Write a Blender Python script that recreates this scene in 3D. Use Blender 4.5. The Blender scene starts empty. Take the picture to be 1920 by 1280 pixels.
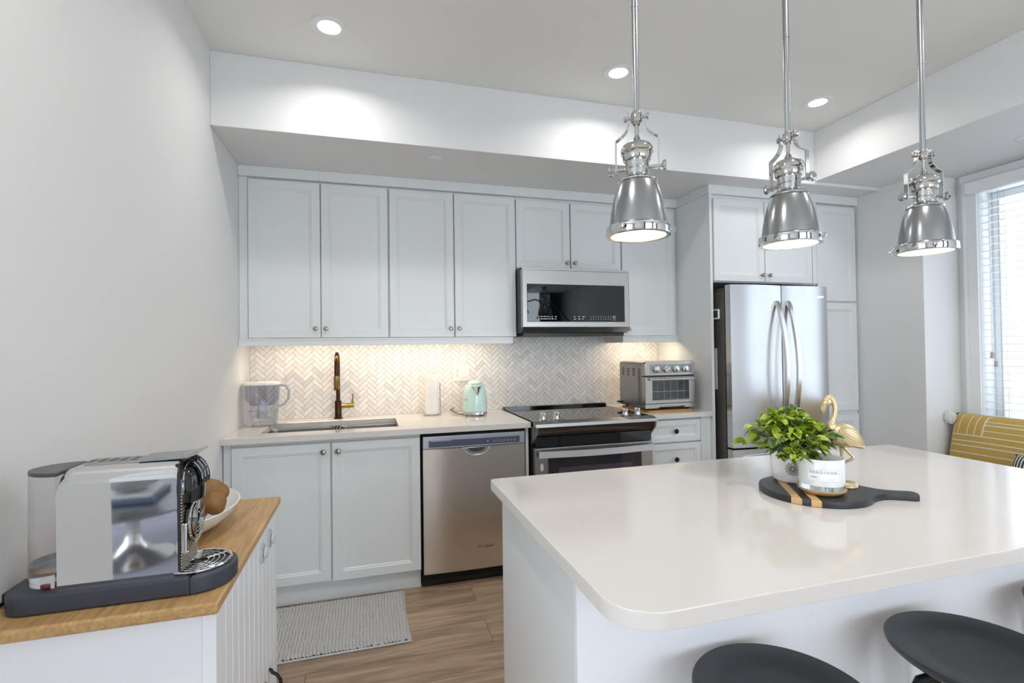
import bpy, bmesh, math, random
from mathutils import Matrix, Vector, noise
random.seed(7)
PI = math.pi
R = math.radians
sc = bpy.context.scene
COL = sc.collection

# ---------------------------------------------------------------- camera, world, exposure
CAM = Vector((0.0, 0.0, 1.317))
yaw, pit, rol = R(16.12), R(0.78), R(-0.732)
fw = Vector((math.sin(yaw)*math.cos(pit), math.cos(yaw)*math.cos(pit), math.sin(pit)))
rt = Vector((math.cos(yaw), -math.sin(yaw), 0))
up = rt.cross(fw)
rt2 = rt*math.cos(rol) + up*math.sin(rol)
up2 = up*math.cos(rol) - rt*math.sin(rol)
cam = bpy.data.objects.new('camera', bpy.data.cameras.new('camera'))
COL.objects.link(cam)
cam.matrix_world = Matrix(((rt2.x, up2.x, -fw.x, CAM.x), (rt2.y, up2.y, -fw.y, CAM.y), (rt2.z, up2.z, -fw.z, CAM.z), (0, 0, 0, 1)))
cam.data.sensor_width = 36.0
cam.data.sensor_fit = 'HORIZONTAL'
cam.data.lens = 940.86/1920*36
cam.data.clip_start = 0.02
sc.camera = cam

w = bpy.data.worlds.new('daylight'); sc.world = w; w.use_nodes = True
bg = w.node_tree.nodes['Background']
bg.inputs[0].default_value = (0.81, 0.895, 1.0, 1)
bg.inputs[1].default_value = 5.6

def area(name, loc, rot, sx, sy, power=0, color=(1, 1, 1), portal=False, shape='RECTANGLE', spread=180):
    d = bpy.data.lights.new(name, 'AREA'); d.shape = shape; d.size = sx
    if shape in ('RECTANGLE', 'ELLIPSE'): d.size_y = sy
    d.energy = power; d.color = color; d.spread = R(spread)
    o = bpy.data.objects.new(name, d); COL.objects.link(o)
    o.location = loc; o.rotation_euler = rot
    if portal: d.cycles.is_portal = True
    return o
# portals only guide the sky light through the window openings
area('window_portal', (3.86, 1.25, 1.54), (0, R(90), 0), 1.5, 2.0, portal=True)
area('rear_portal', (1.75, -3.28, 1.3), (R(90), 0, 0), 3.3, 2.4, portal=True)
area('side_portal', (-3.58, -1.0, 1.3), (0, R(-90), 0), 2.3, 2.8, portal=True)
sc.cycles.caustics_reflective = False

vs = sc.view_settings
vs.view_transform = 'Standard'; vs.look = 'None'; vs.gamma = 1.0; vs.use_curve_mapping = False
vs.exposure = 0.34

# ---------------------------------------------------------------- materials
def s2l(c):
    return tuple(((x/12.92) if x <= 0.04045 else ((x+0.055)/1.055)**2.4) for x in c)
def hexc(h):
    return s2l(tuple(int(h[i:i+2], 16)/255 for i in (0, 2, 4)))
MATS = {}
def mat(name, col, rough=0.5, metal=0.0, var=0.04, nscale=6.0, bump=0.0, bscale=200.0, stretch=None, trans=0.0, ior=1.5,
        coat=0.0, emit=None, estr=0.0, aniso=0.0, spec=None, rvar=0.0, alpha=1.0):
    m = bpy.data.materials.new(name); m.use_nodes = True
    nt = m.node_tree; b = nt.nodes['Principled BSDF']
    c = hexc(col) if isinstance(col, str) else col
    tc = nt.nodes.new('ShaderNodeTexCoord')
    mp = nt.nodes.new('ShaderNodeMapping'); nt.links.new(tc.outputs['Object'], mp.inputs[0])
    if stretch: mp.inputs['Scale'].default_value = stretch
    nz = nt.nodes.new('ShaderNodeTexNoise'); nz.inputs['Scale'].default_value = nscale; nz.inputs['Detail'].default_value = 4
    nt.links.new(mp.outputs[0], nz.inputs['Vector'])
    mx = nt.nodes.new('ShaderNodeMix'); mx.data_type = 'RGBA'
    mx.inputs[6].default_value = tuple(x*(1-var) for x in c)+(1,)
    mx.inputs[7].default_value = tuple(min(1, x*(1+var)) for x in c)+(1,)
    nt.links.new(nz.outputs[0], mx.inputs[0]); nt.links.new(mx.outputs[2], b.inputs['Base Color'])
    b.inputs['Roughness'].default_value = rough; b.inputs['Metallic'].default_value = metal
    if rvar:
        mr = nt.nodes.new('ShaderNodeMapRange'); mr.inputs[3].default_value = max(0, rough-rvar); mr.inputs[4].default_value = rough+rvar
        nt.links.new(nz.outputs[0], mr.inputs[0]); nt.links.new(mr.outputs[0], b.inputs['Roughness'])
    b.inputs['IOR'].default_value = ior
    b.inputs['Transmission Weight'].default_value = trans
    b.inputs['Coat Weight'].default_value = coat; b.inputs['Coat Roughness'].default_value = 0.05
    b.inputs['Anisotropic'].default_value = aniso
    b.inputs['Alpha'].default_value = alpha
    if spec is not None: b.inputs['Specular IOR Level'].default_value = spec
    if emit is not None:
        b.inputs['Emission Color'].default_value = tuple(emit)+(1,); b.inputs['Emission Strength'].default_value = estr
    if bump:
        n2 = nt.nodes.new('ShaderNodeTexNoise'); n2.inputs['Scale'].default_value = bscale; n2.inputs['Detail'].default_value = 3
        nt.links.new(mp.outputs[0], n2.inputs['Vector'])
        bp = nt.nodes.new('ShaderNodeBump'); bp.inputs['Strength'].default_value = bump; bp.inputs['Distance'].default_value = 0.002
        nt.links.new(n2.outputs[0], bp.inputs['Height']); nt.links.new(bp.outputs[0], b.inputs['Normal'])
    MATS[name] = m
    return m
def pane_mat(name, tint=(1, 1, 1), refl=1.0, rough=0.0):
    # thin clear sheet: fresnel mix of see-through and mirror
    m = bpy.data.materials.new(name); m.use_nodes = True; nt = m.node_tree
    nt.nodes.remove(nt.nodes['Principled BSDF']); out = nt.nodes['Material Output']
    t = nt.nodes.new('ShaderNodeBsdfTransparent'); t.inputs[0].default_value = tint+(1,)
    g = nt.nodes.new('ShaderNodeBsdfGlossy'); g.inputs['Roughness'].default_value = rough
    lw = nt.nodes.new('ShaderNodeLayerWeight'); lw.inputs[0].default_value = 0.5
    pw = nt.nodes.new('ShaderNodeMath'); pw.operation = 'POWER'; pw.inputs[1].default_value = 4.0
    nt.links.new(lw.outputs['Facing'], pw.inputs[0])
    mt = nt.nodes.new('ShaderNodeMath'); mt.operation = 'MULTIPLY_ADD'; mt.inputs[1].default_value = 0.75*refl; mt.inputs[2].default_value = 0.035*refl
    x = nt.nodes.new('ShaderNodeMixShader')
    nt.links.new(pw.outputs[0], mt.inputs[0]); nt.links.new(mt.outputs[0], x.inputs[0]); nt.links.new(t.outputs[0], x.inputs[1]); nt.links.new(g.outputs[0], x.inputs[2])
    nt.links.new(x.outputs[0], out.inputs[0]); MATS[name] = m
    return m

M_wall = mat('wall_paint', 'E6E6E5', 0.6, var=0.008, nscale=2, bump=0.05, bscale=300)
M_ceil = mat('ceiling_paint', 'EFEFEB', 0.75, var=0.008, nscale=2, bump=0.05, bscale=300)
M_trim = mat('trim_paint', 'E8EAEA', 0.35, var=0.01)
M_cab = mat('cabinet_lacquer', 'E4E7E7', 0.32, var=0.01, nscale=3)
M_cabin = mat('cabinet_core', 'B9B6AC', 0.6)
M_quartz = mat('white_quartz', 'DCD6D0', 0.09, var=0.02, nscale=5)
M_white = mat('white_melamine', 'F2F3F6', 0.35, var=0.01)
M_steel = mat('brushed_steel', 'DEDAD5', 0.2, 1.0, var=0.05, nscale=30, stretch=(1, 1, 40), bump=0.02, bscale=60, aniso=0.4)
M_steelh = mat('brushed_steel_horizontal', 'AFADAA', 0.34, 1.0, var=0.06, nscale=30, stretch=(1, 1, 60), bump=0.02, bscale=60, aniso=0.3)
M_fridge = mat('fridge_steel', 'CACACB', 0.22, 1.0, var=0.03, nscale=2, stretch=(60, 60, 1), bump=0.02, bscale=6, aniso=0.5)
M_chrome = mat('polished_nickel', 'CFCFCE', 0.07, 1.0, var=0.02)
M_shade = mat('satin_shade_metal', 'A5A7A9', 0.22, 1.0, var=0.04, nscale=10)
M_rod = mat('satin_rod_metal', 'A9ACAE', 0.3, 1.0, var=0.05)
M_mirror = mat('mirror_chrome', 'D8D8D8', 0.035, 1.0, var=0.015)
M_dkgrey = mat('dark_grey_plastic', '3A3D47', 0.42, var=0.06, bump=0.08, bscale=500)
M_black = mat('black_plastic', '17181B', 0.3, var=0.05)
M_gloss = mat('glossy_black', '08090C', 0.05, var=0.05, coat=0.5)
M_dglass = mat('dark_glass', '06070A', 0.02, var=0.05, spec=0.6)
M_oven = mat('oven_door_glass', '2A2730', 0.06, var=0.1, spec=0.6)
M_fside = mat('fridge_side_grey', '5A5750', 0.4, 0.2, var=0.05, bump=0.05)
M_darkgap = mat('matte_black', '101010', 0.8)  # plain matte black of appliance bodies, gasket and vent slots
M_bronze = mat('dark_bronze', '4A3626', 0.28, 1.0, var=0.25, nscale=20)
M_brass = mat('aged_brass', 'A88752', 0.25, 1.0, var=0.15, nscale=20)
M_knob = mat('nickel_knob', 'A39A8E', 0.22, 1.0, var=0.05)
M_bknob = mat('black_knob', '2A2320', 0.35, 0.6)
M_mint = mat('mint_enamel', 'CAE6E0', 0.15, var=0.01, coat=0.6)
M_paper = mat('paper_white', 'F1EFEC', 0.9, var=0.02, bump=0.2, bscale=150)
M_plate = mat('outlet_plastic', 'F3EFE8', 0.35, var=0.01)
M_ceramic = mat('white_ceramic', 'E8E7E6', 0.25, var=0.015, coat=0.2)
M_frost = mat('frosted_glass_wax', 'E4E4E1', 0.25, var=0.015, coat=0.5)
M_label = mat('candle_label', 'F0EFEC', 0.5, var=0.01)
M_ink = mat('grey_ink', '8A8B8E', 0.6)
M_glyph = mat('panel_glyphs', 'D8DADC', 0.5)
M_red = mat('red_glyph', 'B5302E', 0.5)
M_gold = mat('champagne_gold', 'D9C39A', 0.34, 0.7, var=0.18, nscale=60, bump=0.15, bscale=160)
M_maple = mat('light_wood_inlay', 'D8AE78', 0.45, var=0.12, nscale=12, stretch=(1, 12, 1))
M_amber = mat('amber_wood', 'B9853F', 0.4, var=0.15, nscale=10, stretch=(1, 12, 1))
M_charcoal = mat('charcoal_board', '2B2C30', 0.38, var=0.12, nscale=12, stretch=(4, 1, 1))
M_stool = mat('black_stool_paint', '36383B', 0.42, var=0.08, nscale=14, bump=0.05, bscale=90)
M_stoolm = mat('black_stool_metal', '1D1E20', 0.35, 0.6)
M_pot = mat('potato_skin', '8A6232', 0.6, var=0.3, nscale=18, bump=0.3, bscale=120)
M_pot2 = mat('tan_potato_skin', '9F7840', 0.6, var=0.25, nscale=18, bump=0.3, bscale=120)
M_sweet = mat('sweet_potato_skin', 'B56E46', 0.6, var=0.25, nscale=18, bump=0.3, bscale=120)
M_bowl = mat('bowl_white', 'EDEBE8', 0.35, var=0.01)
M_hook = mat('black_iron', '2A2A2E', 0.4, 0.7)
M_clip = mat('clear_white_plastic', 'EAEDF2', 0.15, var=0.01, trans=0.35)
M_tank = pane_mat('clear_tank_plastic', (0.93, 0.93, 0.945), 1.3)
M_pane = pane_mat('window_pane', (0.97, 0.98, 0.98), 1.0)
M_water = mat('water', 'F4F7F8', 0.0, var=0.0, trans=1.0, ior=1.33)
M_pitcher = pane_mat('pitcher_plastic', (0.86, 0.88, 0.93), 1.0, 0.08)
M_blind = mat('blind_white', 'F0F1F4', 0.4, var=0.01)
M_cord = mat('blind_cord', 'B4B2AE', 0.7)
M_pom = mat('grey_white_yarn', 'D6D5D3', 0.95, var=0.12, nscale=50, bump=0.8, bscale=250)
M_rugm = mat('chenille_grey', 'C4C2BE', 0.95, var=0.2, nscale=120)
M_hem = mat('rug_hem', 'C2C3C5', 0.9)
M_soil = mat('potting_soil', '2A2A20', 0.9)
M_motif = mat('brown_motif', '8A7D70', 0.6)
M_bulb = mat('pendant_diffuser', 'FFF3DC', 0.5, emit=(1.0, 0.90, 0.66), estr=1.25)
M_led = mat('downlight_diffuser', 'FFFFFF', 0.5, emit=(1.0, 0.98, 0.97), estr=6.0)
M_curtain = mat('grey_curtain', '5C6068', 0.9, var=0.1, nscale=3, stretch=(20, 20, 1))
M_facade = mat('facade_white_brick', 'A2A2A4', 0.8, var=0.05)
M_facwin = mat('facade_window', '6B7890', 0.2)
M_arc = mat('arc_lamp_black', '15161A', 0.3, 0.5)
M_vase = mat('red_vase', 'A8302A', 0.3)
M_leafd = mat('dark_leaf', '3E6B2E', 0.5, var=0.2)
M_rugd = mat('dining_rug', 'A9A7B4', 0.95, var=0.35, nscale=5)

def rig(m):
    nt = m.node_tree; return nt, nt.nodes, nt.links
def wood_floor():
    m = mat('oak_plank_floor', '9A7B5C', 0.33); nt, N, L = rig(m); b = N['Principled BSDF']
    for l in list(b.inputs['Base Color'].links): L.remove(l)
    tc = N.new('ShaderNodeTexCoord'); mp = N.new('ShaderNodeMapping'); L.new(tc.outputs['Object'], mp.inputs[0])
    mp.inputs['Location'].default_value = (0.25, 0.065, 0)
    br = N.new('ShaderNodeTexBrick'); L.new(mp.outputs[0], br.inputs[0])
    br.offset = 0.37; br.inputs['Scale'].default_value = 1.0
    br.inputs['Brick Width'].default_value = 1.25; br.inputs['Row Height'].default_value = 0.19
    br.inputs['Mortar Size'].default_value = 0.0012; br.inputs['Mortar Smooth'].default_value = 0.1
    br.inputs['Color1'].default_value = (0.0, 0, 0, 1); br.inputs['Color2'].default_value = (1, 1, 1, 1); br.inputs['Mortar'].default_value = (0.3, 0.3, 0.3, 1)
    m2 = N.new('ShaderNodeMapping'); L.new(tc.outputs['Object'], m2.inputs[0]); m2.inputs['Scale'].default_value = (1.6, 16, 1)
    av = N.new('ShaderNodeVectorMath'); av.operation = 'ADD'; L.new(m2.outputs[0], av.inputs[0])
    sv = N.new('ShaderNodeVectorMath'); sv.operation = 'SCALE'; sv.inputs[3].default_value = 7.0; L.new(br.outputs['Color'], sv.inputs[0]); L.new(sv.outputs[0], av.inputs[1])
    n1 = N.new('ShaderNodeTexNoise'); n1.inputs['Scale'].default_value = 1.6; n1.inputs['Detail'].default_value = 6; n1.inputs['Roughness'].default_value = 0.62; n1.inputs['Distortion'].default_value = 0.7
    L.new(av.outputs[0], n1.inputs['Vector'])
    cr = N.new('ShaderNodeValToRGB'); L.new(n1.outputs[0], cr.inputs[0])
    e = cr.color_ramp.elements; e[0].position = 0.28; e[0].color = hexc('7F6852')+(1,); e[1].position = 0.72; e[1].color = hexc('CBAF90')+(1,)
    x = cr.color_ramp.elements.new(0.5); x.color = hexc('AC9075')+(1,)
    mx = N.new('ShaderNodeMix'); mx.data_type = 'RGBA'; mx.blend_type = 'MULTIPLY'; mx.inputs[0].default_value = 0.35
    L.new(cr.outputs[0], mx.inputs[6])
    c2 = N.new('ShaderNodeValToRGB'); L.new(br.outputs['Color'], c2.inputs[0])
    c2.color_ramp.elements[0].color = (0.62, 0.6, 0.58, 1); c2.color_ramp.elements[1].color = (1, 1, 1, 1)
    L.new(c2.outputs[0], mx.inputs[7])
    m3 = N.new('ShaderNodeMix'); m3.data_type = 'RGBA'; L.new(br.outputs['Fac'], m3.inputs[0]); L.new(mx.outputs[2], m3.inputs[6]); m3.inputs[7].default_value = hexc('4A3A2C')+(1,)
    L.new(m3.outputs[2], b.inputs['Base Color'])
    bp = N.new('ShaderNodeBump'); bp.inputs['Strength'].default_value = 0.15; bp.inputs['Distance'].default_value = 0.002
    L.new(n1.outputs[0], bp.inputs['Height']); L.new(bp.outputs[0], b.inputs['Normal'])
    return m
M_floor = wood_floor()
def wood_top():
    m = mat('oak_sideboard_top', 'BF9560', 0.38); nt, N, L = rig(m); b = N['Principled BSDF']
    for l in list(b.inputs['Base Color'].links): L.remove(l)
    tc = N.new('ShaderNodeTexCoord'); mp = N.new('ShaderNodeMapping'); L.new(tc.outputs['Object'], mp.inputs[0]); mp.inputs['Scale'].default_value = (5, 1.0, 5)
    n0 = N.new('ShaderNodeTexNoise'); n0.inputs['Scale'].default_value = 2.6; n0.inputs['Detail'].default_value = 2; L.new(mp.outputs[0], n0.inputs['Vector'])
    wv = N.new('ShaderNodeMath'); wv.operation = 'MULTIPLY'; wv.inputs[1].default_value = 34; L.new(n0.outputs[0], wv.inputs[0])
    sn = N.new('ShaderNodeMath'); sn.operation = 'SINE'; L.new(wv.outputs[0], sn.inputs[0])
    n1 = N.new('ShaderNodeTexNoise'); n1.inputs['Scale'].default_value = 3; n1.inputs['Detail'].default_value = 6
    m2 = N.new('ShaderNodeMapping'); L.new(tc.outputs['Object'], m2.inputs[0]); m2.inputs['Scale'].default_value = (45, 2.5, 45); L.new(m2.outputs[0], n1.inputs['Vector'])
    ad = N.new('ShaderNodeMath'); ad.operation = 'MULTIPLY_ADD'; ad.inputs[1].default_value = 0.06; L.new(sn.outputs[0], ad.inputs[0]); L.new(n1.outputs[0], ad.inputs[2])
    cr = N.new('ShaderNodeValToRGB'); L.new(ad.outputs[0], cr.inputs[0])
    e = cr.color_ramp.elements; e[0].position = 0.1; e[0].color = hexc('98713F')+(1,); e[1].position = 0.75; e[1].color = hexc('CCA672')+(1,)
    L.new(cr.outputs[0], b.inputs['Base Color'])
    return m
M_oak = wood_top()
def tile_mat():
    m = mat('marble_tile', 'E6E3E0', 0.3); nt, N, L = rig(m); b = N['Principled BSDF']
    for l in list(b.inputs['Base Color'].links): L.remove(l)
    at = N.new('ShaderNodeVertexColor'); at.layer_name = 'tint'
    tc = N.new('ShaderNodeTexCoord')
    n = N.new('ShaderNodeTexNoise'); n.inputs['Scale'].default_value = 14; n.inputs['Detail'].default_value = 5; n.inputs['Distortion'].default_value = 1.2; L.new(tc.outputs['Object'], n.inputs['Vector'])
    cr = N.new('ShaderNodeValToRGB'); L.new(n.outputs[0], cr.inputs[0]); e = cr.color_ramp.elements
    e[0].position = 0.3; e[0].color = (0.84, 0.84, 0.85, 1); e[1].position = 0.5; e[1].color = (1, 1, 1, 1)
    mx = N.new('ShaderNodeMix'); mx.data_type = 'RGBA'; mx.blend_type = 'MULTIPLY'; mx.inputs[0].default_value = 0.7
    L.new(at.outputs[0], mx.inputs[6]); L.new(cr.outputs[0], mx.inputs[7]); L.new(mx.outputs[2], b.inputs['Base Color'])
    return m
M_tile = tile_mat()
M_grout = mat('tile_grout', 'ACA6A0', 0.8)
def leaf_mat():
    m = mat('variegated_leaf', '6F9440', 0.5); nt, N, L = rig(m); b = N['Principled BSDF']
    for l in list(b.inputs['Base Color'].links): L.remove(l)
    at = N.new('ShaderNodeVertexColor'); at.layer_name = 'tint'; L.new(at.outputs[0], b.inputs['Base Color'])
    b.inputs['Subsurface Weight'].default_value = 0.35; b.inputs['Subsurface Radius'].default_value = (0.01, 0.02, 0.004)
    return m
M_leaf = leaf_mat()
def pillow_mat():
    # ochre cloth with woven white lines: lines run along the cushion, short cross lines near its end
    m = mat('ochre_cloth', 'C8A759', 0.9, var=0.06, nscale=80, bump=0.3, bscale=400); nt, N, L = rig(m); b = N['Principled BSDF']
    src = b.inputs['Base Color'].links[0].from_socket
    tc = N.new('ShaderNodeTexCoord'); sp = N.new('ShaderNodeSeparateXYZ'); L.new(tc.outputs['UV'], sp.inputs[0])
    def ramp(sock, lines, wd):
        r = N.new('ShaderNodeValToRGB'); r.color_ramp.interpolation = 'CONSTANT'; L.new(sock, r.inputs[0])
        e = r.color_ramp.elements; e[0].position = 0; e[0].color = (0, 0, 0, 1); e[1].position = 1; e[1].color = (0, 0, 0, 1)
        for p in lines:
            x = e.new(p); x.color = (1, 1, 1, 1); x = e.new(p+wd); x.color = (0, 0, 0, 1)
        return r.outputs[0]
    v = sp.outputs[1]; u = sp.outputs[0]
    A = ramp(v, [0.12, 0.30, 0.42, 0.50, 0.60], 0.014)
    B = ramp(v, [0.70, 0.80, 0.86], 0.014)
    Cc = ramp(u, [0.02, 0.055, 0.11, 0.15, 0.19], 0.006)
    D = ramp(u, [0.30, 0.33], 0.006)
    def math_(op, a, bb):
        k = N.new('ShaderNodeMath'); k.operation = op
        for i, s in enumerate((a, bb)):
            if isinstance(s, (int, float)): k.inputs[i].default_value = s
            else: L.new(s, k.inputs[i])
        return k.outputs[0]
    right = math_('GREATER_THAN', u, 0.19); upm = math_('GREATER_THAN', v, 0.60); low = math_('LESS_THAN', v, 0.12)
    t = math_('MAXIMUM', A, math_('MULTIPLY', B, right))
    t = math_('MAXIMUM', t, math_('MULTIPLY', Cc, upm)); t = math_('MAXIMUM', t, math_('MULTIPLY', D, low))
    mx = N.new('ShaderNodeMix'); mx.data_type = 'RGBA'; L.new(t, mx.inputs[0]); L.new(src, mx.inputs[6]); mx.inputs[7].default_value = hexc('E6E0D2')+(1,)
    L.new(mx.outputs[2], b.inputs['Base Color'])
    return m
M_pillow = pillow_mat()
def stripe_mat():
    m = mat('black_white_stripe', 'E8E5E0', 0.9); nt, N, L = rig(m); b = N['Principled BSDF']
    for l in list(b.inputs['Base Color'].links): L.remove(l)
    tc = N.new('ShaderNodeTexCoord'); sp = N.new('ShaderNodeSeparateXYZ'); L.new(tc.outputs['Object'], sp.inputs[0])
    k = N.new('ShaderNodeMath'); k.operation = 'MULTIPLY'; k.inputs[1].default_value = 2*PI/0.017; L.new(sp.outputs[1], k.inputs[0])
    s = N.new('ShaderNodeMath'); s.operation = 'SINE'; L.new(k.outputs[0], s.inputs[0])
    g = N.new('ShaderNodeMath'); g.operation = 'GREATER_THAN'; g.inputs[1].default_value = 0.0; L.new(s.outputs[0], g.inputs[0])
    mx = N.new('ShaderNodeMix'); mx.data_type = 'RGBA'; L.new(g.outputs[0], mx.inputs[0]); mx.inputs[6].default_value = hexc('DEDAD2')+(1,); mx.inputs[7].default_value = hexc('2B2724')+(1,)
    L.new(mx.outputs[2], b.inputs['Base Color'])
    return m
M_stripe = stripe_mat()

# ---------------------------------------------------------------- mesh helpers
RM = {}
class MB:
    def __init__(s): s.bm = bmesh.new(); s.flat = False; s.curved = False
    def merge(s, t, M=None, mi=0):
        if M is not None: bmesh.ops.transform(t, matrix=M, verts=t.verts)
        vm = {v: s.bm.verts.new(v.co) for v in t.verts}
        for f in t.faces:
            try:
                nf = s.bm.faces.new([vm[v] for v in f.verts]); nf.material_index = mi or f.material_index; nf.smooth = f.smooth
            except ValueError: pass
        t.free(); return s
    def box(s, x0, x1, y0, y1, z0, z1, b=0.0, seg=2, M=None, mi=0):
        s.flat = True; t = bmesh.new(); bmesh.ops.create_cube(t, size=1)
        for v in t.verts:
            v.co = Vector(((x0+x1)/2+v.co.x*(x1-x0), (y0+y1)/2+v.co.y*(y1-y0), (z0+z1)/2+v.co.z*(z1-z0)))
        if b > 0: bmesh.ops.bevel(t, geom=list(t.edges), offset=b, segments=seg, affect='EDGES', profile=0.5)
        return s.merge(t, M, mi)
    def lathe(s, prof, n=32, M=None, mi=0, sx=1.0, sy=1.0, closed=False):
        s.curved = True; t = bmesh.new(); rings = []
        for r, z in prof:
            if r < 1e-6: rings.append([t.verts.new((0, 0, z))])
            else: rings.append([t.verts.new((r*sx*math.cos(2*PI*i/n), r*sy*math.sin(2*PI*i/n), z)) for i in range(n)])
        prs = list(zip(rings, rings[1:]))
        if closed: prs.append((rings[-1], rings[0]))
        for a, c in prs:
            for i in range(n):
                j = (i+1) % n
                if len(a) == 1 and len(c) == 1: continue
                if len(a) == 1: t.faces.new((a[0], c[j], c[i]))
                elif len(c) == 1: t.faces.new((a[i], a[j], c[0]))
                else: t.faces.new((a[i], a[j], c[j], c[i]))
        if not closed:
            if len(rings[0]) > 1: t.faces.new(list(reversed(rings[0])))
            if len(rings[-1]) > 1: t.faces.new(rings[-1])
        bmesh.ops.recalc_face_normals(t, faces=t.faces)
        return s.merge(t, M, mi)
    def tube(s, pts, r, n=12, closed=False, M=None, mi=0, sq=None):
        # round (or flat, sq=(half width, half thickness)) bar swept along pts
        s.curved = True; t = bmesh.new(); P = [Vector(p) for p in pts]; rings = []
        k = len(P)
        nrm = None
        for i in range(k):
            a = P[(i-1) % k] if (closed or i > 0) else P[i]; c = P[(i+1) % k] if (closed or i < k-1) else P[i]
            d = (c-a).normalized()
            if nrm is None:
                h = Vector((0, 0, 1)) if abs(d.z) < 0.9 else Vector((1, 0, 0))
                nrm = d.cross(h).normalized()
            nrm = (nrm - d*nrm.dot(d))
            nrm = nrm.normalized() if nrm.length > 1e-6 else d.orthogonal().normalized()
            bn = d.cross(nrm)
            rr = r[i] if isinstance(r, (list, tuple)) else r
            if sq: ring = [t.verts.new(P[i]+nrm*sq[0]*sx+bn*sq[1]*sy) for sx, sy in ((1, 1), (-1, 1), (-1, -1), (1, -1))]
            else: ring = [t.verts.new(P[i]+(nrm*math.cos(2*PI*j/n)+bn*math.sin(2*PI*j/n))*rr) for j in range(n)]
            rings.append(ring)
        m = len(rings[0])
        for i in range(k if closed else k-1):
            a, c = rings[i], rings[(i+1) % k]
            for j in range(m): t.faces.new((a[j], a[(j+1) % m], c[(j+1) % m], c[j]))
        if not closed:
            t.faces.new(list(reversed(rings[0]))); t.faces.new(rings[-1])
        bmesh.ops.recalc_face_normals(t, faces=t.faces)
        return s.merge(t, M, mi)
    def prism(s, poly, z0, z1, b=0.0, seg=2, M=None, mi=0):
        s.flat = True; t = bmesh.new()
        lo = [t.verts.new((x, y, z0)) for x, y in poly]; hi = [t.verts.new((x, y, z1)) for x, y in poly]
        n = len(poly); t.faces.new(list(reversed(lo))); tf = t.faces.new(hi)
        for i in range(n): t.faces.new((lo[i], lo[(i+1) % n], hi[(i+1) % n], hi[i]))
        bmesh.ops.recalc_face_normals(t, faces=t.faces)
        if b > 0:
            eg = [e for e in t.edges if abs(e.verts[0].co.z-e.verts[1].co.z) < 1e-7]
            bmesh.ops.bevel(t, geom=eg, offset=b, segments=seg, affect='EDGES', profile=0.5)
        return s.merge(t, M, mi)
    def ball(s, c, r, n=16, sx=1, sy=1, sz=1, M=None, mi=0):
        t = bmesh.new(); bmesh.ops.create_uvsphere(t, u_segments=n, v_segments=max(6, n*2//3), radius=r)
        for v in t.verts: v.co = Vector((c[0]+v.co.x*sx, c[1]+v.co.y*sy, c[2]+v.co.z*sz))
        return s.merge(t, M, mi)
    def frame_rings(s, rings, fill_last=True, fill_first=True, mi=0, M=None):
        s.flat = True; t = bmesh.new(); vr = [[t.verts.new(p) for p in r] for r in rings]
        for a, c in zip(vr, vr[1:]):
            n = len(a)
            for i in range(n): t.faces.new((a[i], a[(i+1) % n], c[(i+1) % n], c[i]))
        if fill_last: t.faces.new(vr[-1])
        if fill_first: t.faces.new(list(reversed(vr[0])))
        bmesh.ops.recalc_face_normals(t, faces=t.faces)
        return s.merge(t, M, mi)
    def out(s, name, m, parent=None, local=False, smooth=35, M=None):
        if M is not None: bmesh.ops.transform(s.bm, matrix=M, verts=s.bm.verts)
        if parent is not None and not local:
            bmesh.ops.transform(s.bm, matrix=RM[parent.name].inverted(), verts=s.bm.verts)
        me = bpy.data.meshes.new(name); s.bm.to_mesh(me); s.bm.free()
        for k in (m if isinstance(m, (list, tuple)) else [m]): me.materials.append(k)
        if smooth:
            for p in me.polygons: p.use_smooth = True
            me.set_sharp_from_angle(angle=R(smooth))
        o = bpy.data.objects.new(name, me); COL.objects.link(o)
        if smooth and s.flat and not s.curved and len(me.polygons) < 6000:
            wn = o.modifiers.new('weighted_normal', 'WEIGHTED_NORMAL'); wn.keep_sharp = True; wn.weight = 80
        if parent is not None:
            o.parent = parent; RM[o.name] = RM[parent.name]
        else: RM[o.name] = Matrix.Identity(4)
        return o
def tag(o, label, cat, group=None):
    o['label'] = label; o['category'] = cat
    if group: o['group'] = group
    return o
def thing(name, label, cat, loc=(0, 0, 0), rz=0.0, group=None):
    o = bpy.data.objects.new(name, None); COL.objects.link(o); o.empty_display_size = 0.05
    o.location = loc; o.rotation_euler = (0, 0, rz)
    RM[o.name] = Matrix.Translation(loc) @ Matrix.Rotation(rz, 4, 'Z')
    return tag(o, label, cat, group)
def struct(mb, name, m, smooth=35):
    o = mb.out(name, m, smooth=smooth); o['kind'] = 'structure'; return o
def dup_tree(o, loc, rz, label, group=None):
    c = o.copy(); COL.objects.link(c); c.location = loc; c.rotation_euler = (0, 0, rz); c['label'] = label
    RM[c.name] = Matrix.Translation(loc) @ Matrix.Rotation(rz, 4, 'Z')
    def kids(src, dst):
        for ch in src.children:
            d = ch.copy(); COL.objects.link(d); d.parent = dst; RM[d.name] = RM[c.name]
            kids(ch, d)
    kids(o, c)
    return c
def stadium(x0, x1, y0, y1, rl, rr, n=12):
    # rounded bar outline along x, corner radius rl at left, rr at right
    P = []
    for cx, cy, a0, r in ((x1-rr, y0+rr, -90, rr), (x1-rr, y1-rr, 0, rr), (x0+rl, y1-rl, 90, rl), (x0+rl, y0+rl, 180, rl)):
        for i in range(n+1):
            a = R(a0+90*i/n); P.append((cx+r*math.cos(a), cy+r*math.sin(a)))
    Q = [P[0]]
    for p in P[1:]:
        if (p[0]-Q[-1][0])**2+(p[1]-Q[-1][1])**2 > 1e-10: Q.append(p)
    if (Q[0][0]-Q[-1][0])**2+(Q[0][1]-Q[-1][1])**2 < 1e-10: Q.pop()
    return Q
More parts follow.
